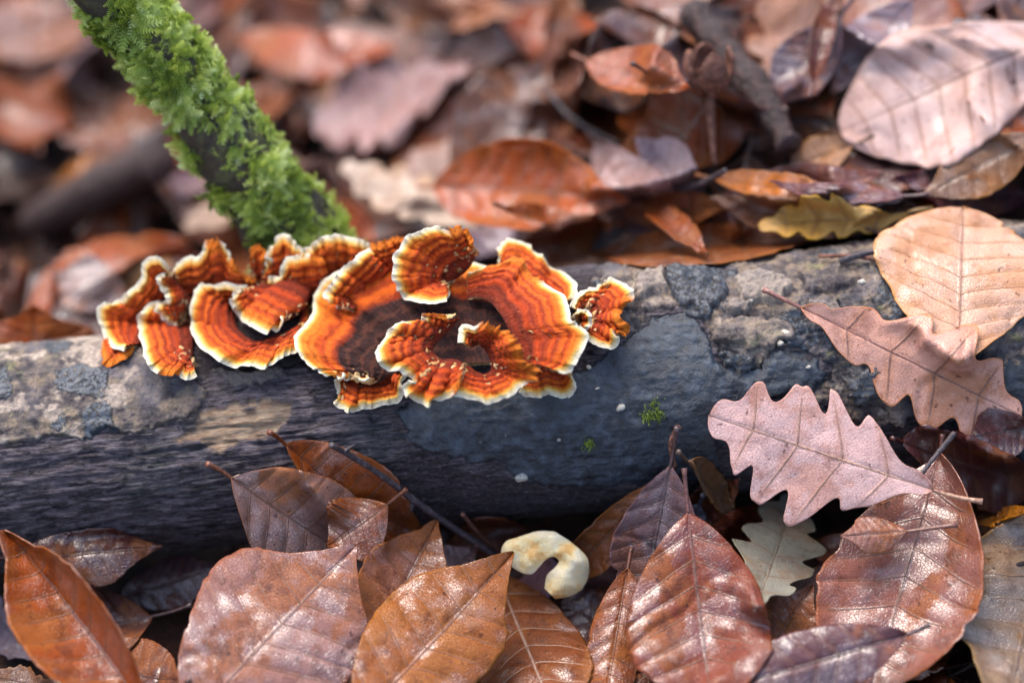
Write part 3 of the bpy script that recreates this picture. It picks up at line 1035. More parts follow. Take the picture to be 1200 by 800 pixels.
# ------------------------------------------------------------------ mossy branch
def mossy_branch():
    pt = at_depth(np.array(70.0), np.array(-60.0), np.array(0.815))
    pb = at_depth(np.array(338.0), np.array(262.0), np.array(0.866))
    d = pb - pt
    n = 70
    t = np.linspace(-0.15, 1.42, n)
    P = pt + d * t[:, None]
    bow = norm(np.cross(d, FW))
    P = P + bow * (0.004 * np.sin(t * 3.0 + 0.4))[:, None]
    rad = np.interp(t, [-0.15, 0.0, 0.5, 1.0, 1.42], [0.0092, 0.0096, 0.0118, 0.0158, 0.019])
    rad = rad * (1 + 0.05 * noise3(np.stack([t * 9, t * 0, t * 0 + 3], -1)))
    loc = P[-1].copy()
    root = tag(empty('mossy_branch', loc), 'leaning dead branch thickly covered in bright green moss behind the log', 'branch')
    T = norm(np.gradient(P, axis=0))
    A = norm(np.cross(T, np.array([0.3, 0.2, 0.9])))
    B = np.cross(T, A)
    seg = 40
    th = np.linspace(0, 2 * np.pi, seg, endpoint=False)
    ring = np.cos(th)[None, :, None] * A[:, None] + np.sin(th)[None, :, None] * B[:, None]
    bump = 1 + 0.10 * fbm(ring * 2.2 + P[:, None] * 60, 3)
    G = P[:, None] + ring * (rad[:, None] * bump)[..., None] - loc
    i = np.arange(n - 1)[:, None] * seg
    j = np.arange(seg)[None]
    Q = np.stack([i + j, i + (j + 1) % seg, i + seg + (j + 1) % seg, i + seg + j], -1).reshape(-1, 4)
    link('bark', mesh_quads('bark', G.reshape(-1, 3), Q, None, M['mossbark']), root)
    splat(P[:, None] + ring * rad[:, None, None] * 1.25, 3)
    # moss fronds: a curved stem with paired leaflets
    r = np.random.default_rng(5)
    m = 9500
    ti = r.uniform(0, n - 1.001, m)
    k = ti.astype(int)
    f = (ti - k)[:, None]
    ph = r.uniform(0, 2 * np.pi, m)
    c = P[k] * (1 - f) + P[k + 1] * f
    rd = rad[k] * (1 - f[:, 0]) + rad[k + 1] * f[:, 0]
    nrm = np.cos(ph)[:, None] * A[k] + np.sin(ph)[:, None] * B[k]
    pos = c + nrm * (rd * 0.97)[:, None]
    dens = 1.5 * fbm(pos * 85, 3) + 0.3 * (nrm @ norm(np.array([0.2, -0.4, 1.0]))) + 0.10 + 0.35 * (t[k] - 0.35)
    keep = dens > 0
    pos, nrm, k, dens = pos[keep], nrm[keep], k[keep], dens[keep]
    m = len(pos)
    tan = norm(np.cross(nrm, r.normal(size=(m, 3))))
    drn = norm(nrm * r.uniform(0.35, 0.9, m)[:, None] + tan * 0.75 + T[k] * 0.35 + np.array([0, 0, -0.15]))
    ln = r.uniform(0.0034, 0.0085, m) * (0.55 + 0.75 * np.clip(dens, 0, 1))
    side = norm(np.cross(drn, nrm))
    upv = np.cross(side, drn)
    VV, FF, SH = [], [], []
    base = 0
    steps = 7
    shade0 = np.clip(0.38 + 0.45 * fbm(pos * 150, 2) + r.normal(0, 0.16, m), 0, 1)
    for q in range(steps):
        s = (q + 0.4) / steps
        p0 = pos + drn * (ln * s)[:, None] - nrm * (ln * 0.32 * s * s)[:, None]
        wl_ = ln * 0.30 * (1.0 - 0.75 * s)
        for sg in (-1, 1):
            tipp = p0 + side * (sg * wl_)[:, None] + drn * (wl_ * 0.9)[:, None] + upv * (wl_ * r.uniform(0.0, 0.5, m))[:, None]
            q1 = p0 + drn * (ln * 0.075)[:, None]
            q0 = p0 - drn * (ln * 0.05)[:, None]
            VV += [q0, q1, tipp]
            a = np.arange(m)
            FF.append(np.stack([base + a, base + m + a, base + 2 * m + a], -1))
            base += 3 * m
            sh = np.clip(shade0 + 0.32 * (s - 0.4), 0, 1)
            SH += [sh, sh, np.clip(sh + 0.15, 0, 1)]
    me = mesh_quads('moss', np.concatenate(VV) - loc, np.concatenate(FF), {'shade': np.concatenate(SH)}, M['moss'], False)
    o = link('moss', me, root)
    o['kind'] = 'stuff'


mossy_branch()


# ------------------------------------------------------------------ the log
def build_log():
    s = np.concatenate([np.linspace(-0.36, -0.22, 36)[:-1], np.linspace(-0.22, 0.22, 850), np.linspace(0.22, 0.36, 36)[1:]])
    th = np.concatenate([np.radians(np.linspace(-58, 150, 255)), np.radians(np.linspace(150, 302, 40)[1:-1])])
    ns, nt = len(s), len(th)
    S, TH = np.meshgrid(s, th, indexing='ij')
    R = log_r(S)
    loc = L0
    dirs = np.cos(TH)[..., None] * LF + np.sin(TH)[..., None] * LU
    cyl = np.stack([S, R * np.cos(TH), R * np.sin(TH)], -1)         # log-frame point for noise
    # fibrous wood relief
    e = cyl * np.array([60.0, 330, 330])
    wood = 0.0009 * fbm(e * 1.5, 4, 0.68) + 0.0014 * fbm(cyl * np.array([9.0, 28, 28]), 3)
    wood += 0.0008 * (0.5 - np.abs(fbm(cyl * np.array([38.0, 520, 520]) + 4, 2)))
    crack = np.abs(fbm(cyl * np.array([22.0, 150, 150]) + 9, 3))
    wood -= 0.0012 * np.exp(-(crack / 0.06) ** 2)
    # domain for outlines: s and arc length, warped so that edges are ragged
    wx = 0.0030 * fbm(cyl * 130 + 5, 4, 0.65)
    wy = 0.0026 * fbm(cyl * 130 + 50, 4, 0.65)
    RM = 0.0405
    SX, TY = S + wx, TH * RM + wy

    def region(pix):
        p = np.array(pix, float)
        st = log_st(p[:, 0], p[:, 1])
        return poly_sdf(SX, TY, np.stack([st[:, 0], st[:, 1] * RM], -1))

    left = region([(-60, 412), (0, 404), (60, 396), (100, 394), (150, 402), (185, 415), (232, 440), (233, 478), (215, 492), (196, 500), (165, 513), (140, 500), (120, 497), (98, 517), (60, 512), (40, 521), (0, 520), (-60, 528)])
    # carries on over the top of the log
    st_top = log_st(np.array([-60., 150.]), np.array([420., 404.]))
    leftb = np.minimum(np.minimum(S + 0.26 + wx, st_top[1, 0] + 0.004 - S + wx), TH * RM - st_top[:, 1].mean() * RM + 0.008 + wy)
    left = np.maximum(left, leftb)
    crust = region([(458, 478), (520, 462), (600, 440), (680, 432), (700, 416), (740, 395), (762, 372), (808, 362), (838, 398), (846, 432), (888, 442), (905, 412), (958, 416), (972, 440), (940, 462), (880, 472), (850, 500), (838, 545), (800, 575), (760, 566), (700, 574), (640, 572), (600, 560), (590, 542), (550, 541), (505, 532), (476, 518)])
    far = region([(1120, 430), (1290, 380), (1290, 560), (1120, 520)])
    crust = np.maximum(crust, far)
    upper = region([(700, 405), (690, 330), (740, 318), (860, 306), (1030, 280), (1290, 250), (1290, 420), (1100, 450), (1060, 500), (880, 510), (860, 480), (900, 470), (975, 445), (960, 415), (905, 405), (885, 438), (850, 428), (842, 398), (812, 358), (760, 366), (735, 392)])
    stt = log_st(np.array([700., 1030.]), np.array([330., 285.]))
    upper = np.maximum(upper, np.minimum(np.minimum(S - stt[0, 0] + wx, 0.30 - S), TH * RM - (stt[:, 1].mean() - 0.14) * RM + wy))
    tan = sstep(-0.0004, 0.0012, region([(205, 516), (240, 478), (300, 468), (345, 466), (342, 486), (330, 502), (300, 514), (262, 526), (238, 522)]))
    tan = tan * sstep(-0.7, -0.1, fbm(cyl * np.array([90.0, 420, 420]), 3) + 0.35)
    dark_wood = np.maximum(sstep(-0.003, 0.003, region([(150, 402), (235, 440), (350, 428), (440, 470), (560, 470), (700, 420), (700, 320), (400, 330), (200, 380)])),  # dark rotten wood around the fungi
                     0.6 * sstep(0.1, -0.6, TH))  # wood colour simply gets darker towards the underside
    dark_wood = np.maximum(dark_wood, 0.9 * sstep(-0.002, 0.002, region([(360, 560), (480, 530), (600, 560), (760, 575), (860, 560), (860, 640), (420, 660)])))  # darker wood colour in a strip along the log's foot

    def emit(name, H, sel, mat, attrs, label=None):
        pos = dirs * (R + H)[..., None] + S[..., None] * LX
        # object axes = log axes, so that the grain runs along the log
        loc_p = np.stack([pos @ LX, pos @ LF, pos @ LU], -1).reshape(-1, 3)
        i = np.arange(ns - 1)[:, None] * nt
        j = np.arange(nt)[None]
        j2 = (j + 1) % nt
        Q = np.stack([i + j, i + j2, i + nt + j2, i + nt + j], -1)
        if sel is not None:
            v = sel.ravel()
            ok = v[Q].any(-1)
            Q = Q[ok]
        else:
            Q = Q.reshape(-1, 4)
        used = np.zeros(ns * nt, bool)
        used[Q.ravel()] = True
        mp = np.cumsum(used) - 1
        me = mesh_quads(name, loc_p[used], mp[Q][:, ::-1], {k: a.ravel()[used] for k, a in attrs.items()}, M[mat])
        o = link(name, me, root)
        if label:
            o['label'] = label
        return o

    root = tag(empty('fallen_log', L0), 'fallen dark dead log with peeling bark lying across the leaf litter', 'log')
    root.matrix_world = Matrix(((LX[0], LF[0], LU[0], L0[0]), (LX[1], LF[1], LU[1], L0[1]), (LX[2], LF[2], LU[2], L0[2]), (0, 0, 0, 1)))
    wood_h = wood - 0.0012 * tan - 0.0024 * sstep(0.0002, 0.0014, np.maximum(np.maximum(crust, left), upper))
    emit('wood', wood_h, None, 'wood', {'tan': tan, 'dark_wood': dark_wood})
    # end discs
    for q, sg in ((0, -1), (ns - 1, 1)):
        pos = dirs[q] * (R[q] + wood_h[q])[:, None] + S[q][:, None] * LX
        lp = np.stack([pos @ LX, pos @ LF, pos @ LU], -1)
        lp = np.concatenate([lp, lp.mean(0, keepdims=True)])
        a = np.arange(nt)
        T_ = np.stack([a, (a + 1) % nt, np.full(nt, nt)], -1)
        link('cut_end', mesh_quads('cut_end', lp, T_ if sg > 0 else T_[:, ::-1], {'tan': np.full(nt + 1, 0.4), 'dark_wood': np.zeros(nt + 1)}, M['wood'], False), root)
    zero = np.zeros_like(S)
    # black crust
    c_h = wood * 0.25 + 0.0016 * fbm(cyl * 26, 3) + 0.0004 * fbm(cyl * 300, 3) + 0.0022 * sstep(-0.0004, 0.0016, crust) - 0.0012
    c_h = np.maximum(c_h, wood_h + 0.0004 * sstep(0.0, 0.001, crust) - 0.003 * sstep(0.0008, 0.0, crust))
    emit('black_crust', c_h, crust > -0.0007, 'crust', {}, 'smooth blue-black crust on the front of the log')
    # bleached bark on the left
    bl = zero
    for b in ([(66, 440), (90, 430), (128, 434), (132, 452), (118, 466), (80, 466), (66, 455)], [(104, 476), (122, 468), (134, 480), (136, 500), (118, 512), (100, 510), (98, 492)],
              [(62, 490), (76, 483), (82, 494), (76, 506), (62, 500)], [(-30, 440), (8, 436), (20, 446), (14, 468), (-30, 474)], [(55, 405), (80, 404), (84, 414), (60, 416)]):
        bl = np.maximum(bl, sstep(-0.0008, 0.0008, region(b)))
    film = sstep(0.0, 0.3, fbm(cyl * 75 + 3, 5, 0.65)) * sstep(-0.10, -0.14, S)
    b_h = wood * 0.25 + 0.0007 * fbm(cyl * 170, 4, 0.6) + 0.0026 * sstep(-0.0004, 0.0010, left) - 0.0012 + 0.0002 * bl
    b_h = np.maximum(b_h, wood_h + 0.0005 - 0.003 * sstep(0.0008, 0.0, left))
    emit('bark_plate', b_h, left > -0.0007, 'bark', {'blotch': bl, 'film': film}, 'lichen-bleached bark plate with dark blotches')
    # flaky bark on the right
    u_h = wood * 0.4 + 0.0016 * fbm(cyl * 120 + 7, 5, 0.65) - 0.0008 * np.exp(-(fbm(cyl * 75 + 77, 3) / 0.05) ** 2) + 0.0020 * sstep(-0.0004, 0.0014, upper) - 0.0014
    film2 = sstep(0.2, 0.45, fbm(cyl * 110 + 8, 5, 0.65)) * 0.7
    bl2 = sstep(0.15, 0.55, fbm(cyl * 60 + 31, 5, 0.65))
    u_h = np.maximum(u_h, wood_h + 0.0004 - 0.003 * sstep(0.0008, 0.0, upper))
    emit('bark_plate', u_h, upper > -0.0007, 'bark', {'blotch': bl2, 'film': film2}, 'cracked brown and grey bark')
    # lifted flakes, each a piece of its own
    flakes = [[(838, 385), (860, 372), (905, 374), (926, 380), (930, 396), (905, 408), (872, 410), (845, 400)], [(778, 322), (800, 318), (846, 322), (852, 342), (838, 372), (815, 378), (800, 362), (784, 350)],
              [(740, 326), (776, 322), (780, 344), (748, 352)], [(712, 372), (735, 362), (752, 378), (740, 396), (718, 398)], [(860, 330), (900, 322), (930, 334), (915, 352), (872, 356)],
              [(935, 320), (985, 312), (1010, 326), (980, 344), (940, 340)], [(848, 412), (880, 414), (884, 436), (862, 442)], [(940, 352), (985, 350), (990, 372), (955, 380)], [(905, 455), (960, 458), (985, 480), (940, 492), (905, 480)],
              [(858, 350), (885, 358), (880, 370), (850, 368)], [(700, 320), (735, 316), (738, 328), (705, 336)], [(985, 440), (1030, 430), (1045, 460), (1005, 476)], [(590, 470), (622, 462), (620, 492), (594, 500)], [(250, 430), (330, 428), (340, 444), (270, 452)]]
    for k, f in enumerate(flakes):
        g = region(f)
        lift = 0.0024 + 0.0014 * ((k * 7) % 5) / 5
        h = u_h + lift * sstep(-0.0003, 0.0010, g) - 0.0006 + 0.0004 * fbm(cyl * 260 + k, 3) + 0.10 * np.clip(g, 0, 0.004) * (1 if k % 2 else -0.5)
        v = [0.0, 0.9, 0.0, 0.3, 0.2][k % 5]
        emit('bark_flake', h, g > -0.0005, 'bark', {'blotch': zero + v, 'film': zero + [0.3, 0.0, 0.6, 0.1, 0.8, 0.0, 0.4][k % 7]})
    # pale lichen specks
    for k, (x, y, d) in enumerate([(920, 391, 8), (915, 402, 5), (728, 478, 7), (690, 430, 4), (612, 560, 9), (862, 396, 4), (700, 455, 3), (808, 485, 4), (655, 515, 3), (1010, 330, 6), (880, 352, 4), (948, 430, 4), (410, 540, 4), (300, 590, 3)]):
        z, _ = log_hit(np.array(float(x)), np.array(float(y)))
        c = at_depth(np.array(float(x)), np.array(float(y)), z - 0.0012) - L0
        nn = norm(c - (c @ LX) * LX)
        e2 = np.cross(LX, nn)
        rr = d * 0.00022
        a = np.linspace(0, 2 * np.pi, 14, endpoint=False)
        ra = rr * (1 + 0.35 * noise3(np.stack([np.cos(a) * 1.7, np.sin(a) * 1.7, a * 0 + k], -1)))
        rim = c + (ra * np.cos(a))[:, None] * LX + (ra * np.sin(a) * 0.7)[:, None] * e2
        pts = np.concatenate([rim - nn * 0.0012, rim + nn * 0.0004, [c + nn * 0.0005]])
        lp = np.stack([pts @ LX, pts @ LF, pts @ LU], -1)
        b = np.arange(14)
        F = np.concatenate([np.stack([b, (b + 1) % 14, 14 + (b + 1) % 14], -1), np.stack([b, 14 + (b + 1) % 14, 14 + b], -1), np.stack([14 + b, 14 + (b + 1) % 14, np.full(14, 28)], -1)])
        link('lichen_speck', mesh_quads('lichen_speck', lp, F, None, M['lichen']), root)
    # little moss tufts on the crust
    r = np.random.default_rng(3)
    for k, (x, y) in enumerate([(766, 474), (771, 486), (690, 520), (758, 488)]):
        z, _ = log_hit(np.array(float(x)), np.array(float(y)))
        c = at_depth(np.array(float(x)), np.array(float(y)), z - 0.0005) - L0
        nn = norm(c - (c @ LX) * LX)
        m = 70
        e2 = np.cross(LX, nn)
        b0 = c + r.normal(0, 0.0011, m)[:, None] * LX + r.normal(0, 0.0011, m)[:, None] * e2
        dr = norm(nn + r.normal(0, 0.6, (m, 3)))
        sd_ = norm(np.cross(dr, r.normal(size=(m, 3)))) * 0.00022
        pts = np.concatenate([b0 - sd_, b0 + sd_, b0 + dr * r.uniform(0.0012, 0.0026, m)[:, None]])
        lp = np.stack([pts @ LX, pts @ LF, pts @ LU], -1)
        a = np.arange(m)
        o = link('moss_tuft', mesh_quads('moss_tuft', lp, np.stack([a, a + m, a + 2 * m], -1), {'shade': np.tile(r.uniform(0.1, 0.7, m), 3)}, M['moss'], False), root)
        o['kind'] = 'stuff'
    z, miss = log_hit(bx, by, 0.0015)
    np.minimum(BUF, np.where(miss, 9.0, z), out=BUF)


build_log()


# ------------------------------------------------------------------ bracket fungi
def bracket(outer, inner, hin, hout, label, nu=34, nt=110, old=0.0, rim=0.79, plain=(), seed=0, bulge=0.0022, wavy=1.0, jag=0.0, thick=0.0013):
    o = catmull(outer, nt)
    n_ = catmull(inner, nt)
    t = np.linspace(0, 1, nt)

    def lift(c, h):
        z, miss = log_hit(c[:, 0], c[:, 1])
        for _ in range(3):
            z = np.convolve(np.pad(z, 3, mode='edge'), np.ones(7) / 7, 'valid')
        return at_depth(c[:, 0], c[:, 1], z - h * 0.001)

    zz = np.stack([t * 9 * (len(outer) / 9), t * 0 + seed * 3.1, t * 0], -1)
    hh = hout + 3.0 * wavy * fbm(zz, 3) 
    PO, PI = lift(o, hh), lift(n_, np.full(nt, float(hin)))
    # frilled outline
    tang = norm(np.gradient(PO, axis=0))
    out = norm(PO - PI)
    PO = PO + out * (0.0007 * fbm(np.stack([t * 17 * len(outer) / 12, t * 0 + seed, t * 0 + 2], -1), 3))[:, None]
    pl = np.ones(nt)
    for a, b in plain:
        m_ = sstep(a - 0.02, a + 0.02, t) * (1 - sstep(b - 0.02, b + 0.02, t))
        pl = pl * (1 - m_)
        PO = PO + out * (jag * 0.0016 * np.abs(noise3(np.stack([t * 70, t * 0 + seed, t * 0], -1))) * m_)[:, None]
    u = np.linspace(0, 1, nu)[:, None, None]
    wlen = np.linalg.norm(PO - PI, axis=-1)[None, :, None]
    G = PI[None] * (1 - u) + PO[None] * u
    N = grid_normals(G)
    mean_n = norm(-FW)
    sg = np.sign((N @ mean_n).mean())
    N = N * sg
    Ns = norm(N * 0.6 + mean_n * 0.4)
    uu = u[..., 0]
    prof = bulge * np.sin(np.pi * uu ** 0.8) * np.minimum(1, wlen[..., 0] / 0.02) - 0.0012 * sstep(0.88, 1.0, uu)
    q = G * 260 + seed
    wob = 0.12 * fbm(G * 90 + seed, 2)
    ridges = 0.00034 * np.sin(2 * np.pi * (uu * 5 + wob * 4)) * sstep(0.05, 0.3, uu) * sstep(0.95, 0.8, uu)
    felt = 0.00042 * fbm(q * 1.6, 4, 0.65) * sstep(0.98, 0.85, uu)
    rad = 0.0011 * wavy * fbm(np.stack(np.broadcast_arrays(uu * 1.2, t[None] * 11 * len(outer) / 12, seed + 0 * uu), -1), 3) * sstep(0.1, 0.8, uu)
    G = G + Ns * (prof + ridges + felt + rad)[..., None]
    th = thick * (0.55 + 0.9 * np.sin(np.pi * np.clip(1 - uu, 0, 1) * 0.5)) * np.ones((1, nt))
    edge = np.sqrt(np.clip((1 - uu) / 0.05, 0.12, 1))
    th = th * edge
    Nn = grid_normals(G)
    sg2 = np.sign((Nn @ mean_n).mean())
    Nn = norm(Nn * sg2 * 0.5 + Ns * 0.5)
    Bt = G - Nn * th[..., None]
    loc = PI.mean(0)
    root = tag(empty('bracket_fungus', loc), label, 'fungus', 'orange bracket fungi on the log')
    wl_m = np.median(wlen)
    rimw = np.broadcast_to(1 - (1 - rim) * np.clip(0.016 / wlen[..., 0], 0.6, 1.6), (nu, nt))
    oldv = np.broadcast_to(sstep(old + 0.12, old - 0.12, uu) if old > 0 else uu * 0, (nu, nt)) * 1.0
    cap = np.stack(np.broadcast_arrays(uu, t[None] * len(outer) / 12 + seed, pl[None]), -1)
    ks = int(nu * 0.84)

    def piece(name, A, i0, i1, mat, flip):
        n1 = i1 - i0
        at = {'cap': cap[i0:i1].reshape(-1, 3), 'old': oldv[i0:i1].ravel(), 'rimw': rimw[i0:i1].ravel()}
        f = (sg2 > 0) != flip
        me = mesh_quads(name, A[i0:i1].reshape(-1, 3) - loc, grid_quads(n1, nt, 0, not f), at, M[mat])
        return link(name, me, root)

    piece('cap', G, 0, ks + 1, 'cap', True)
    mg = np.concatenate([G[ks:], ((G[-1] + Bt[-1]) / 2 + out * 0.0002)[None], Bt[:ks - 1:-1]])
    n1 = len(mg)
    idx = np.concatenate([np.arange(ks, nu), [nu - 1], np.arange(nu - 1, ks - 1, -1)])
    at = {'cap': cap[idx].reshape(-1, 3), 'old': oldv[idx].ravel(), 'rimw': rimw[idx].ravel()}
    me = mesh_quads('margin', mg.reshape(-1, 3) - loc, grid_quads(n1, nt, 0, sg2 > 0), at, M['cap'])
    link('margin', me, root)
    piece('underside', Bt, 0, ks + 1, 'pore', False)
    splat(G, 2)
    return root


A_OUT = [(424, 438), (412, 437), (394, 440), (376, 434), (362, 425), (349, 407), (347, 391), (357, 379), (366, 364), (368, 343), (374, 330), (394, 318), (430, 300), (470, 294), (520, 300), (565, 308), (610, 322)]
A_IN = [(440, 450), (448, 446), (458, 440), (466, 436), (476, 432), (490, 428), (505, 426), (525, 425), (545, 425), (570, 425), (595, 422)]
b = bracket
# back row first
b([(312, 318), (318, 295), (322, 281), (330, 276), (339, 281), (345, 289), (357, 291)], [(303, 345), (318, 348), (342, 345), (360, 340)], 1, 9, 'small upright lobe of orange fungus against the green moss', seed=1, nt=80)
b([(298, 310), (296, 296), (303, 291), (309, 296), (308, 312)], [(296, 330), (301, 333), (306, 333), (312, 330)], 1, 6, 'tiny ragged orange tab of fungus standing beside the upright lobe', seed=21, nt=40, plain=[(-.1, 1.1)], jag=1.0)
b([(353, 293), (366, 289), (374, 284), (384, 277), (402, 275), (417, 280), (431, 288), (440, 296)], [(360, 350), (385, 352), (405, 348), (425, 340), (432, 335)], 1, 10, 'broad scalloped orange bracket standing up behind the large dished one', seed=2)
b([(204, 322), (208, 310), (222, 301), (234, 299), (244, 288), (261, 288), (268, 298), (273, 311), (285, 323), (300, 327)], [(210, 352), (230, 356), (255, 354), (280, 350), (302, 348)], 1, 9, 'ruffled orange bracket with a ragged crest above the leftmost ones', seed=3, plain=[(.42, .55), (.72, 1.1)], jag=1.5)
b([(120, 396), (119, 412), (126, 426), (138, 421), (157, 407)], [(138, 397), (148, 398), (156, 399), (162, 401)], 0, 5, 'dull orange rimless flap under the outermost pale-edged bracket', seed=4, plain=[(-.1, 1.1)], jag=0.5, nt=60)
b([(198, 318), (185, 304), (171, 308), (164, 328), (141, 350), (123, 356), (114, 366), (118, 382), (132, 403), (144, 410)], [(208, 332), (203, 345), (192, 366), (180, 388), (166, 404)], 1, 11, 'narrow pale-edged bracket farthest out on the bark end of the colony', seed=5)
b([(314, 328), (327, 325), (334, 316), (337, 305), (348, 300), (363, 299), (378, 300)], [(312, 352), (330, 358), (350, 360), (368, 356), (385, 348)], 4, 13, 'orange bracket with a stepped pale edge below the broad scalloped one', seed=6, plain=[(.8, 1.1)])
b([(189, 355), (171, 361), (161, 370), (162, 385), (169, 406), (171, 418), (177, 431), (192, 437), (210, 436), (214, 442), (222, 443), (229, 437)], [(222, 362), (224, 375), (226, 388), (226, 400), (226, 410), (226, 420), (228, 428)], 1, 11, 'drooping orange bracket hanging low over the bleached bark', seed=7, plain=[(.66, .82)])
b([(192, 322), (183, 327), (187, 337), (195, 342), (194, 353), (183, 362), (190, 373), (201, 379), (206, 376)], [(204, 322), (208, 332), (216, 340), (224, 350), (224, 362), (220, 370), (214, 376)], 9, 16, 'small S-curved frill with a thick pale edge in front of the narrow bracket', seed=8)
b([(287, 338), (270, 334), (252, 334), (234, 335), (224, 349), (220, 367), (226, 385), (234, 403), (252, 418), (273, 426), (294, 425), (312, 427), (325, 417), (339, 412), (350, 408)], [(292, 352), (280, 362), (276, 374), (280, 386), (290, 395), (302, 400), (316, 399), (332, 390), (348, 382), (360, 370)], 2, 13, 'round shell-shaped orange bracket with a dark hollow in its middle', seed=9, nt=140)
b([(282, 341), (273, 350), (273, 362), (282, 373), (297, 382), (310, 389), (324, 383), (329, 373), (324, 366)], [(298, 336), (318, 332), (338, 326), (352, 330), (364, 340), (360, 350), (352, 358)], 10, 18, 'curled pale-lipped bracket overlapping the hollow of the round shell-shaped one', seed=10)
b([(420, 300), (400, 318), (378, 335), (368, 345), (360, 372), (352, 390)], [(340, 320), (338, 340), (342, 355), (350, 365), (352, 375), (348, 388)], 6, 4, 'dark red inner flap between the curled bracket and the large dished one', seed=22, plain=[(-.1, 1.1)], nt=60)
b(A_OUT, A_IN, 8, 14, 'largest dished bracket with dark purple-brown centre and pale outer edge', seed=11, old=0.62, rim=0.86, nu=60, nt=190, bulge=0.0005)
b([(473, 282), (452, 286), (434, 289), (421, 298), (416, 307), (401, 318), (389, 332), (381, 343), (384, 352), (396, 357)], [(484, 300), (474, 318), (458, 332), (442, 344), (428, 354), (414, 362)], 17, 25, 'red-brown bracket sloping over the upper rim of the large dished one', seed=12, plain=[(-.1, .28)], jag=1.0)
b([(585, 305), (585, 289), (595, 279), (613, 284), (631, 295), (649, 311), (669, 325), (673, 340), (669, 352)], [(592, 330), (602, 338), (615, 346), (630, 356), (648, 362)], 2, 11, 'fan-shaped orange bracket with a smooth pale edge behind the broad furrowed one', seed=13)
b([(548, 318), (570, 313), (592, 304), (613, 300), (618, 313), (628, 325), (651, 338), (665, 354), (668, 375), (683, 383), (688, 397), (681, 415), (670, 431), (654, 435)], [(548, 350), (560, 348), (572, 352), (582, 362), (590, 374), (597, 388), (602, 400), (608, 412), (614, 424)], 16, 25, 'broad furrowed orange bracket closing the bare-log side of the large dish', seed=14, plain=[(.08, .42)], jag=0.8, nt=140)
b([(670, 442), (672, 451), (663, 463), (645, 458), (631, 463), (617, 465), (611, 458)], [(660, 426), (648, 422), (634, 422), (622, 424), (612, 432)], 4, 13, 'small drooping bracket with scalloped pale edge below the broad furrowed one', seed=15)
b([(549, 289), (545, 273), (534, 271), (523, 272), (509, 267), (488, 273), (471, 286), (462, 307), (462, 329), (473, 345), (491, 352), (513, 351), (526, 345), (524, 339)], [(558, 296), (555, 306), (550, 314), (543, 321), (534, 327), (525, 331), (516, 333)], 24, 33, 'tall hooked crescent bracket with wide pale edge topping the colony', seed=16, plain=[(-.1, .18)], jag=2.0, nt=140)
b([(523, 371), (509, 370), (497, 370), (493, 377), (473, 377), (456, 386), (448, 400), (440, 411), (443, 424), (456, 433), (473, 436), (484, 445), (475, 454), (479, 465), (491, 471), (509, 470), (527, 458), (540, 444)], [(540, 370), (530, 384), (520, 394), (512, 402), (508, 411), (514, 419), (526, 420), (538, 422), (545, 428)], 16, 27, 'lobed orange bracket with a deep notch growing inside the large dish', seed=17, nt=150, plain=[(-.1, .10), (.93, 1.1)], jag=2.0)
b([(541, 401), (538, 388), (545, 381), (554, 384), (563, 381), (581, 388), (600, 398), (608, 415), (611, 430), (622, 434), (617, 447), (604, 459), (590, 466), (575, 471), (559, 467), (541, 463), (527, 463)], [(552, 408), (555, 406), (558, 405), (562, 406), (568, 410), (572, 417), (575, 426), (574, 434), (567, 437), (558, 434), (548, 427)], 16, 27, 'fan-shaped orange bracket with a hairy upper ridge beside the notched one', seed=18, nt=150, plain=[(.19, .60)], jag=2.5)
b([(393, 444), (398, 458), (396, 469), (405, 479), (420, 481), (441, 474), (466, 469), (468, 451), (473, 440)], [(398, 436), (408, 434), (420, 436), (436, 440), (450, 438), (464, 432)], 2, 10, 'square-cut orange flap hanging lowest under the large dished bracket', seed=19)
b([(672, 361), (676, 350), (688, 340), (703, 336), (715, 326), (728, 329), (740, 341), (735, 354), (724, 368), (735, 382), (731, 390), (721, 390), (722, 406), (706, 404), (690, 394)], [(680, 368), (682, 366), (685, 366), (689, 367), (692, 370), (693, 374), (692, 378), (688, 382), (684, 384)], 2, 11, 'small separate forked bracket standing alone beside the black crust', seed=20, nt=130, plain=[(.45, .75)], jag=0.5)
b([(674, 372), (676, 364), (684, 363), (691, 370), (690, 380), (686, 386)], [(672, 380), (674, 377), (677, 375), (680, 376), (680, 382)], 9, 14, 'tiny pale-edged tab joining the forked bracket to the colony', seed=23, nt=50)


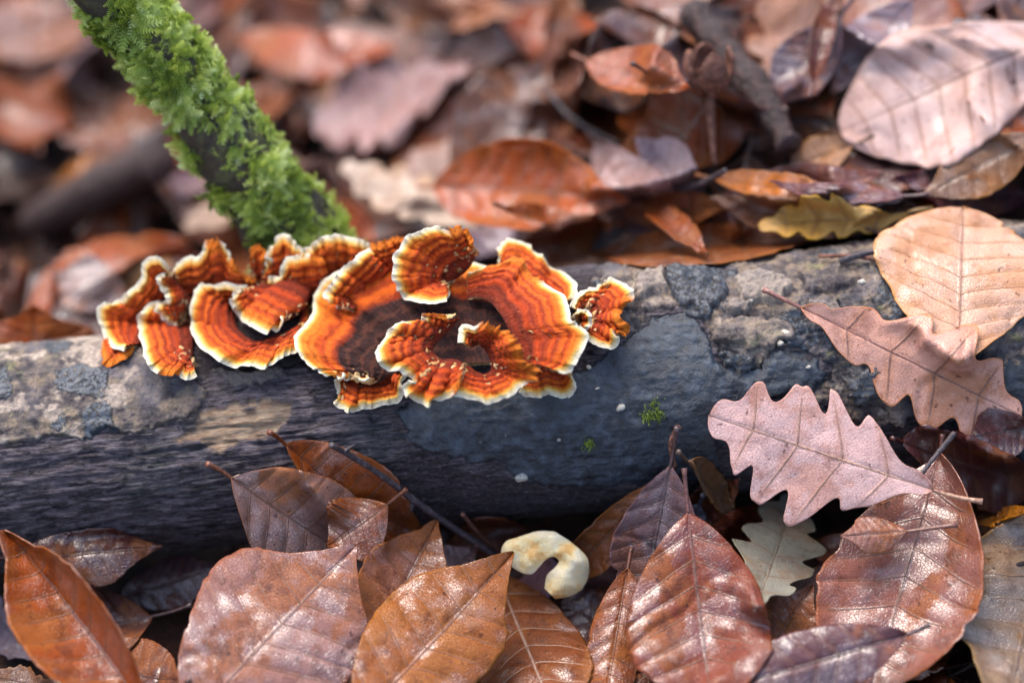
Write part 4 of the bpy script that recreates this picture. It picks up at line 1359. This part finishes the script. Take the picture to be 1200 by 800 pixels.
# ------------------------------------------------------------------ leaves and twigs on and in front of the log
def front_things():
    V = view_leaf
    hi = dict(veins=True, res=(90, 20))
    # on and over the far side of the log
    V('beech', (690, 300), (1010, 268), 46, C('9a5a34'), 'damp', 'long wavy orange brown leaf edge resting along the top of the log', lift=(6, 10), wave=2.5, curl=0.3, roll=25, res=(90, 16))
    V('beech', (760, 245), (830, 300), 40, C('a5532a'), 'damp', 'folded russet leaf standing at the back of the log', lift=(6, 6), curl=0.9)
    V('beech', (1010, 270), (830, 236), 60, C('a06a4c'), 'damp', 'brown leaf lying beneath the yellow-edged oak leaf', lift=(3, 4), roll=15)
    V('oak', (1066, 250), (888, 266), 74, C('dcb070'), 'oak', 'golden yellow-edged oak leaf lying flat behind the log', lift=(9, 9), roll=14, res=(90, 14), wave=1.6)
    stick('twig', [(1048, 290), (1010, 298), (985, 306)], [3.2, 3.6, 4.2], 'twig', 'short grey broken twig on top of the log', 'twig', 5)
    stick('twig', [(960, 300), (1000, 300), (1032, 305)], [2.4, 2.6, 3.4], 'husk', 'thin brown leaf stalk lying on top of the log', 'twig', 3)
    V('beech', (1122, 428), (1128, 246), 205, C('d4a88e'), 'pale', 'broad pale peach beech leaf leaning on the log above the oak leaf', lift=(6, 12), bend=0.15, curl=-0.2, face=0.85, blunt=0.9, stalk=0.0, ribc=C('a06a48'), **hi)
    V('oak', (940, 360), (1200, 488), 148, C('d8a694'), 'oak', 'pinkish oak leaf with orange tips draped over the log below the peach leaf', lift=(4, 6), bend=-0.15, curl=-0.25, face=0.85, stalk=0.014, ribc=C('8a5a50'), **hi)
    # half-buried leaves that fill the gaps between the larger ones
    V('beech', (560, 850), (540, 690), 90, C('7c4a34'), 'wet', 'brown leaf half hidden under the orange-brown leaf by the mushroom', lift=(8, 8), curl=0.3, **hi)
    V('beech', (700, 640), (690, 800), 80, C('6c4a4c'), 'wet', 'purple-brown leaf wedged between the mushroom and the folded orange-brown leaf', lift=(9, 10), curl=-0.4, fold=0.2, **hi)
    V('beech', (860, 820), (950, 690), 100, C('9a5c40'), 'wet', 'russet leaf lying under the grey-green lobed leaf', lift=(8, 9), curl=0.4, **hi)
    V('beech', (780, 640), (870, 560), 60, C('7e4436'), 'wet', 'dark russet leaf tucked against the log under the pale oak leaf tip', lift=(7, 7), curl=-0.5, **hi)
    V('beech', (1000, 790), (1130, 730), 80, C('8c4c2c'), 'wet', 'rust brown leaf beneath the outer edge of the large curved leaf', lift=(7, 7), curl=0.5, **hi)
    V('beech', (230, 700), (330, 650), 70, C('5e3a38'), 'wet', 'dark brown leaf in the hollow between log and biggest pink leaf', lift=(9, 9), curl=0.3, **hi)
    V('beech', (620, 620), (520, 640), 50, C('7a3c28'), 'wet', 'reddish leaf sliver against the log above the mushroom', lift=(6, 6), curl=0.6, **hi)
    V('beech', (470, 800), (400, 720), 80, C('93543a'), 'wet', 'warm brown leaf showing between the biggest pink leaf and its orange neighbour', lift=(9, 10), curl=-0.4, fold=0.2, **hi)
    # right: under the pale oak leaf
    V('beech', (1215, 500), (1135, 512), 60, C('5a2a28'), 'wet', 'dark maroon glossy leaf against the log under the oak leaf tip', lift=(4, 6), **hi)
    V('beech', (1050, 520), (1240, 575), 100, C('6a3230'), 'wet', 'glossy maroon leaf rolled lengthwise at the right of the pale oak leaf', lift=(8, 8), curl=-0.6, **hi)
    V('beech', (1240, 590), (1170, 860), 215, C('a58a72'), 'wet', 'wide silvery tan leaf with straight veins and a golden lower edge', lift=(12, 8), curl=-0.3, roll=-8, **hi)
    V('beech', (1210, 600), (1140, 612), 26, C('b9772c'), 'damp', 'ochre folded leaf edge above the wide silvery tan leaf', lift=(12, 10), curl=0.6)
    V('beech', (820, 590), (790, 650), 40, C('8f93a8'), 'wet', 'small bluish wet leaf between the two hanging stalked leaves', lift=(4, 6))
    V('beech', (800, 540), (868, 606), 46, C('6b5546'), 'dry', 'dry grey-brown leaf hanging from a stalk against the log', lift=(5, 7), curl=0.4, stalk=0.012)
    V('beech', (912, 588), (838, 650), 66, C('a04a30'), 'wet', 'rounded shiny red-brown leaf under the pale oak leaf', lift=(9, 9), curl=-0.7, **hi)
    V('beech', (960, 640), (1080, 690), 110, C('8a5c54'), 'wet', 'mottled brown leaf lying deep beneath the large curved leaf', lift=(4, 4), **hi)
    V('oak', (965, 740), (1040, 650), 80, C('a88078'), 'wet', 'torn pinkish leaf beneath the grey-green leaf', lift=(5, 5), **hi)
    V('beech', (1100, 540), (1010, 850), 190, C('a5695a'), 'wet', 'large curved red-brown leaf with an upturned orange edge', lift=(10, 12), curl=0.55, roll=12, bend=0.3, edge=(0.0, 0.12), **hi)
    V('oak', (882, 722), (930, 588), 118, C('8f8c80'), 'dry', 'small matte grey-green lobed leaf beside the rounded shiny red-brown one', lift=(22, 20), curl=0.1, stalk=0.0, ribc=C('8a7a68'), **hi)
    V('beech', (1065, 622), (985, 628), 44, C('b07a6a'), 'damp', 'small pink leaf with a grey stalk under the pale oak leaf', lift=(12, 14), curl=-0.4, stalk=0.016)
    stick('twig', [(1080, 555), (1098, 532), (1118, 508)], [2.6, 3.2, 3.8], 'twig', 'short grey twig sticking up behind the pale oak leaf', 'twig', 10)
    V('oak', (1094, 574), (830, 486), 178, C('d2b0ac'), 'oak', 'large pale pink oak leaf with rounded lobes lying against the log', lift=(16, 8), bend=-0.1, curl=-0.15, face=0.85, stalk=0.016, ribc=C('b48a70'), **hi)
    V('beech', (1062, 745), (825, 812), 92, C('6e4a50'), 'wet', 'glossy plum leaf with a hooked stalk lying across the bottom', lift=(16, 14), curl=-0.5, **hi)

    # middle: two stalked leaves hanging against the log
    V('beech', (770, 570), (640, 700), 56, C('8f5230'), 'damp', 'curled narrow orange-brown leaf arching beside the cream mushroom', lift=(8, 12), curl=0.9, roll=-20, bend=-0.5)
    V('beech', (786, 545), (748, 735), 96, C('8e7072'), 'wet', 'mauve leaf with a long fuzzy stalk leaning on the log', lift=(6, 12), curl=0.35, stalk=0.015, **hi)
    V('beech', (735, 670), (705, 850), 74, C('a55c38'), 'wet', 'folded orange-brown leaf beside the red-brown veined one', lift=(10, 10), curl=-0.8, **hi)
    V('beech', (806, 600), (838, 860), 165, C('924a38'), 'wet', 'large red-brown leaf with sunken dark veins hanging tip down', lift=(13, 15), curl=-0.25, fold=0.12, stalk=0.014, ribc=C('6a4038'), **hi)
    stick('leaf_stalk', [(790, 545), (786, 520), (795, 500)], [3.0, 2.8, 3.6], 'husk', 'short upright reddish stalk against the black crust', 'stalk', 5)

    # left
    V('scrap', (-20, 705), (45, 770), 60, C('9a8a94'), 'wet', 'lavender grey wet leaf scrap beside the curled orange leaf', lift=(4, 4))
    V('beech', (20, 655), (190, 640), 74, C('55231c'), 'wet', 'dark oxblood leaf arched against the foot of the log', lift=(14, 14), curl=-0.7, **hi)
    V('beech', (140, 700), (262, 662), 62, C('4e3038'), 'wet', 'dark plum leaf under the log beside the oxblood leaf', lift=(12, 14), curl=-0.4, **hi)
    V('beech', (215, 800), (90, 775), 90, C('7a4a40'), 'wet', 'brown leaf lying between the curled orange leaf and the biggest pink leaf', lift=(10, 10), curl=-0.3, **hi)
    V('beech', (178, 722), (60, 745), 100, C('6a4038'), 'wet', 'dark brown leaf with a thick fuzzy stalk pointing at the big pink leaf', lift=(16, 15), curl=0.3, stalk=0.016, ribc=C('4a3434'), **hi)
    V('beech', (180, 840), (12, 622), 112, C('b4591f'), 'wet', 'bright orange leaf curled up like a trough', lift=(14, 26), curl=0.7, fold=0.4, edge=(0.1, 0.2), roll=-22, bend=0.3, **hi)
    V('scrap', (-30, 790), (75, 810), 50, C('8f6650'), 'damp', 'brown leaf scrap below the curled orange leaf', lift=(20, 20))
    V('beech', (330, 522), (505, 640), 92, C('a8541e'), 'wet', 'orange leaf with an upturned edge behind the pink leaf by the log', lift=(5, 7), curl=0.7, roll=-12, stalk=0.010, **hi)
    V('beech', (268, 560), (470, 690), 150, C('ae8478'), 'wet', 'pinkish brown leaf with a reddish stalk leaning on the log', lift=(8, 8), curl=-0.35, stalk=0.011, ribc=C('7e4c34'), **hi)
    V('beech', (455, 590), (385, 640), 90, C('a0562c'), 'wet', 'small amber leaf lying on the pinkish brown one', lift=(9, 9), curl=-0.4, **hi)
    tw, P, rad, loc = stick('twig', [(388, 521), (440, 552), (505, 600), (588, 656)], [3.2, 4.0, 4.4, 4.8], 'twig', 'straight dark grey twig slanting from the log to the cream mushroom', 'twig', 5, n=30)
    for a, sgn in ((3, 1), (15, -1)):
        d = norm(P[a + 1] - P[a])
        sd_ = norm(np.cross(d, FW)) * sgn
        q = P[a] - loc + sd_ * (np.linspace(0, 0.004, 5)[:, None]) + d * np.linspace(0, 0.002, 5)[:, None]
        link('bud', tube_mesh('bud', q, np.linspace(0.0011, 0.0003, 5), M['twig'], 6), tw)
    stick('twig', [(542, 602), (558, 622), (578, 642)], [2.4, 2.8, 2.4], 'husk', 'thin red-brown twig beside the dark grey twig', 'twig', 5)
    V('beech', (490, 700), (560, 640), 60, C('a07a78'), 'wet', 'shiny mauve leaf behind the serrated leaf', lift=(4, 4), **hi)
    V('beech', (432, 765), (512, 612), 100, C('a9705a'), 'damp', 'folded light brown leaf with a toothed edge beneath the twig', lift=(12, 14), fold=0.35, curl=0.1, **hi)
    V('beech', (215, 850), (418, 636), 208, C('ad7f76'), 'wet', 'biggest pink leaf with orange stains and straight parallel veins', lift=(14, 12), curl=-0.2, bend=-0.15, ribc=C('8a5a4c'), **hi)
    V('scrap', (600, 690), (660, 670), 56, C('8d7c92'), 'wet', 'violet wet leaf scrap under the cream mushroom', lift=(4, 4))

    # cream mushroom cap, a curled horseshoe
    o = catmull([(587, 656), (592, 637), (613, 627), (640, 620), (663, 629), (681, 644), (691, 662), (686, 686), (670, 698), (648, 701)], 70)
    n_ = catmull([(606, 668), (615, 672), (624, 672), (632, 664), (639, 656), (648, 652), (655, 657), (650, 665), (641, 674), (638, 689)], 70)
    o[:, :2] += 2.4 * np.stack([fbm(np.stack([np.arange(70) * 0.16, np.full(70, q), np.zeros(70)], -1), 3) for q in (1.0, 9.0)], -1)
    i, j = cells(o[:, 0], o[:, 1])
    zt = np.percentile(BUF[i, j], 10) - 0.009
    u = np.linspace(0, 1, 16)[:, None]
    px_ = n_[None, :, 0] * (1 - u) + o[None, :, 0] * u
    py_ = n_[None, :, 1] * (1 - u) + o[None, :, 1] * u
    dome = 0.0016 * np.sin(np.pi * (0.1 + 0.8 * u)) - 0.002 * u ** 6 + 0.0014 * fbm(np.stack([px_ * 0.05, py_ * 0.05, px_ * 0], -1), 3)
    G = at_depth(px_, py_, zt - dome + (py_ - 660) * 0.00006)
    loc = G.reshape(-1, 3).mean(0)
    mr = tag(empty('mushroom_cap', loc), 'cream yellow mushroom cap curled like a horseshoe among the leaves', 'mushroom')
    Vv, Qq = shell(G - loc, 0.0016, np.broadcast_to(-FW, G.shape))
    link('cap', mesh_quads('cap', Vv, Qq, None, M['cream']), mr)
    splat(G, 1)
    V('beech', (585, 680), (660, 860), 132, C('9a5a3a'), 'wet', 'brown leaf with pale raised veins below the cream mushroom', lift=(8, 8), curl=-0.4, vein=0.8, ribc=C('b08a78'), **hi)
    V('beech', (415, 850), (600, 652), 150, C('b06a3e'), 'wet', 'orange-brown leaf reaching up to the cream mushroom with its tip', lift=(16, 12), curl=-0.3, fold=0.08, ribc=C('8a4a28'), **hi)


front_things()
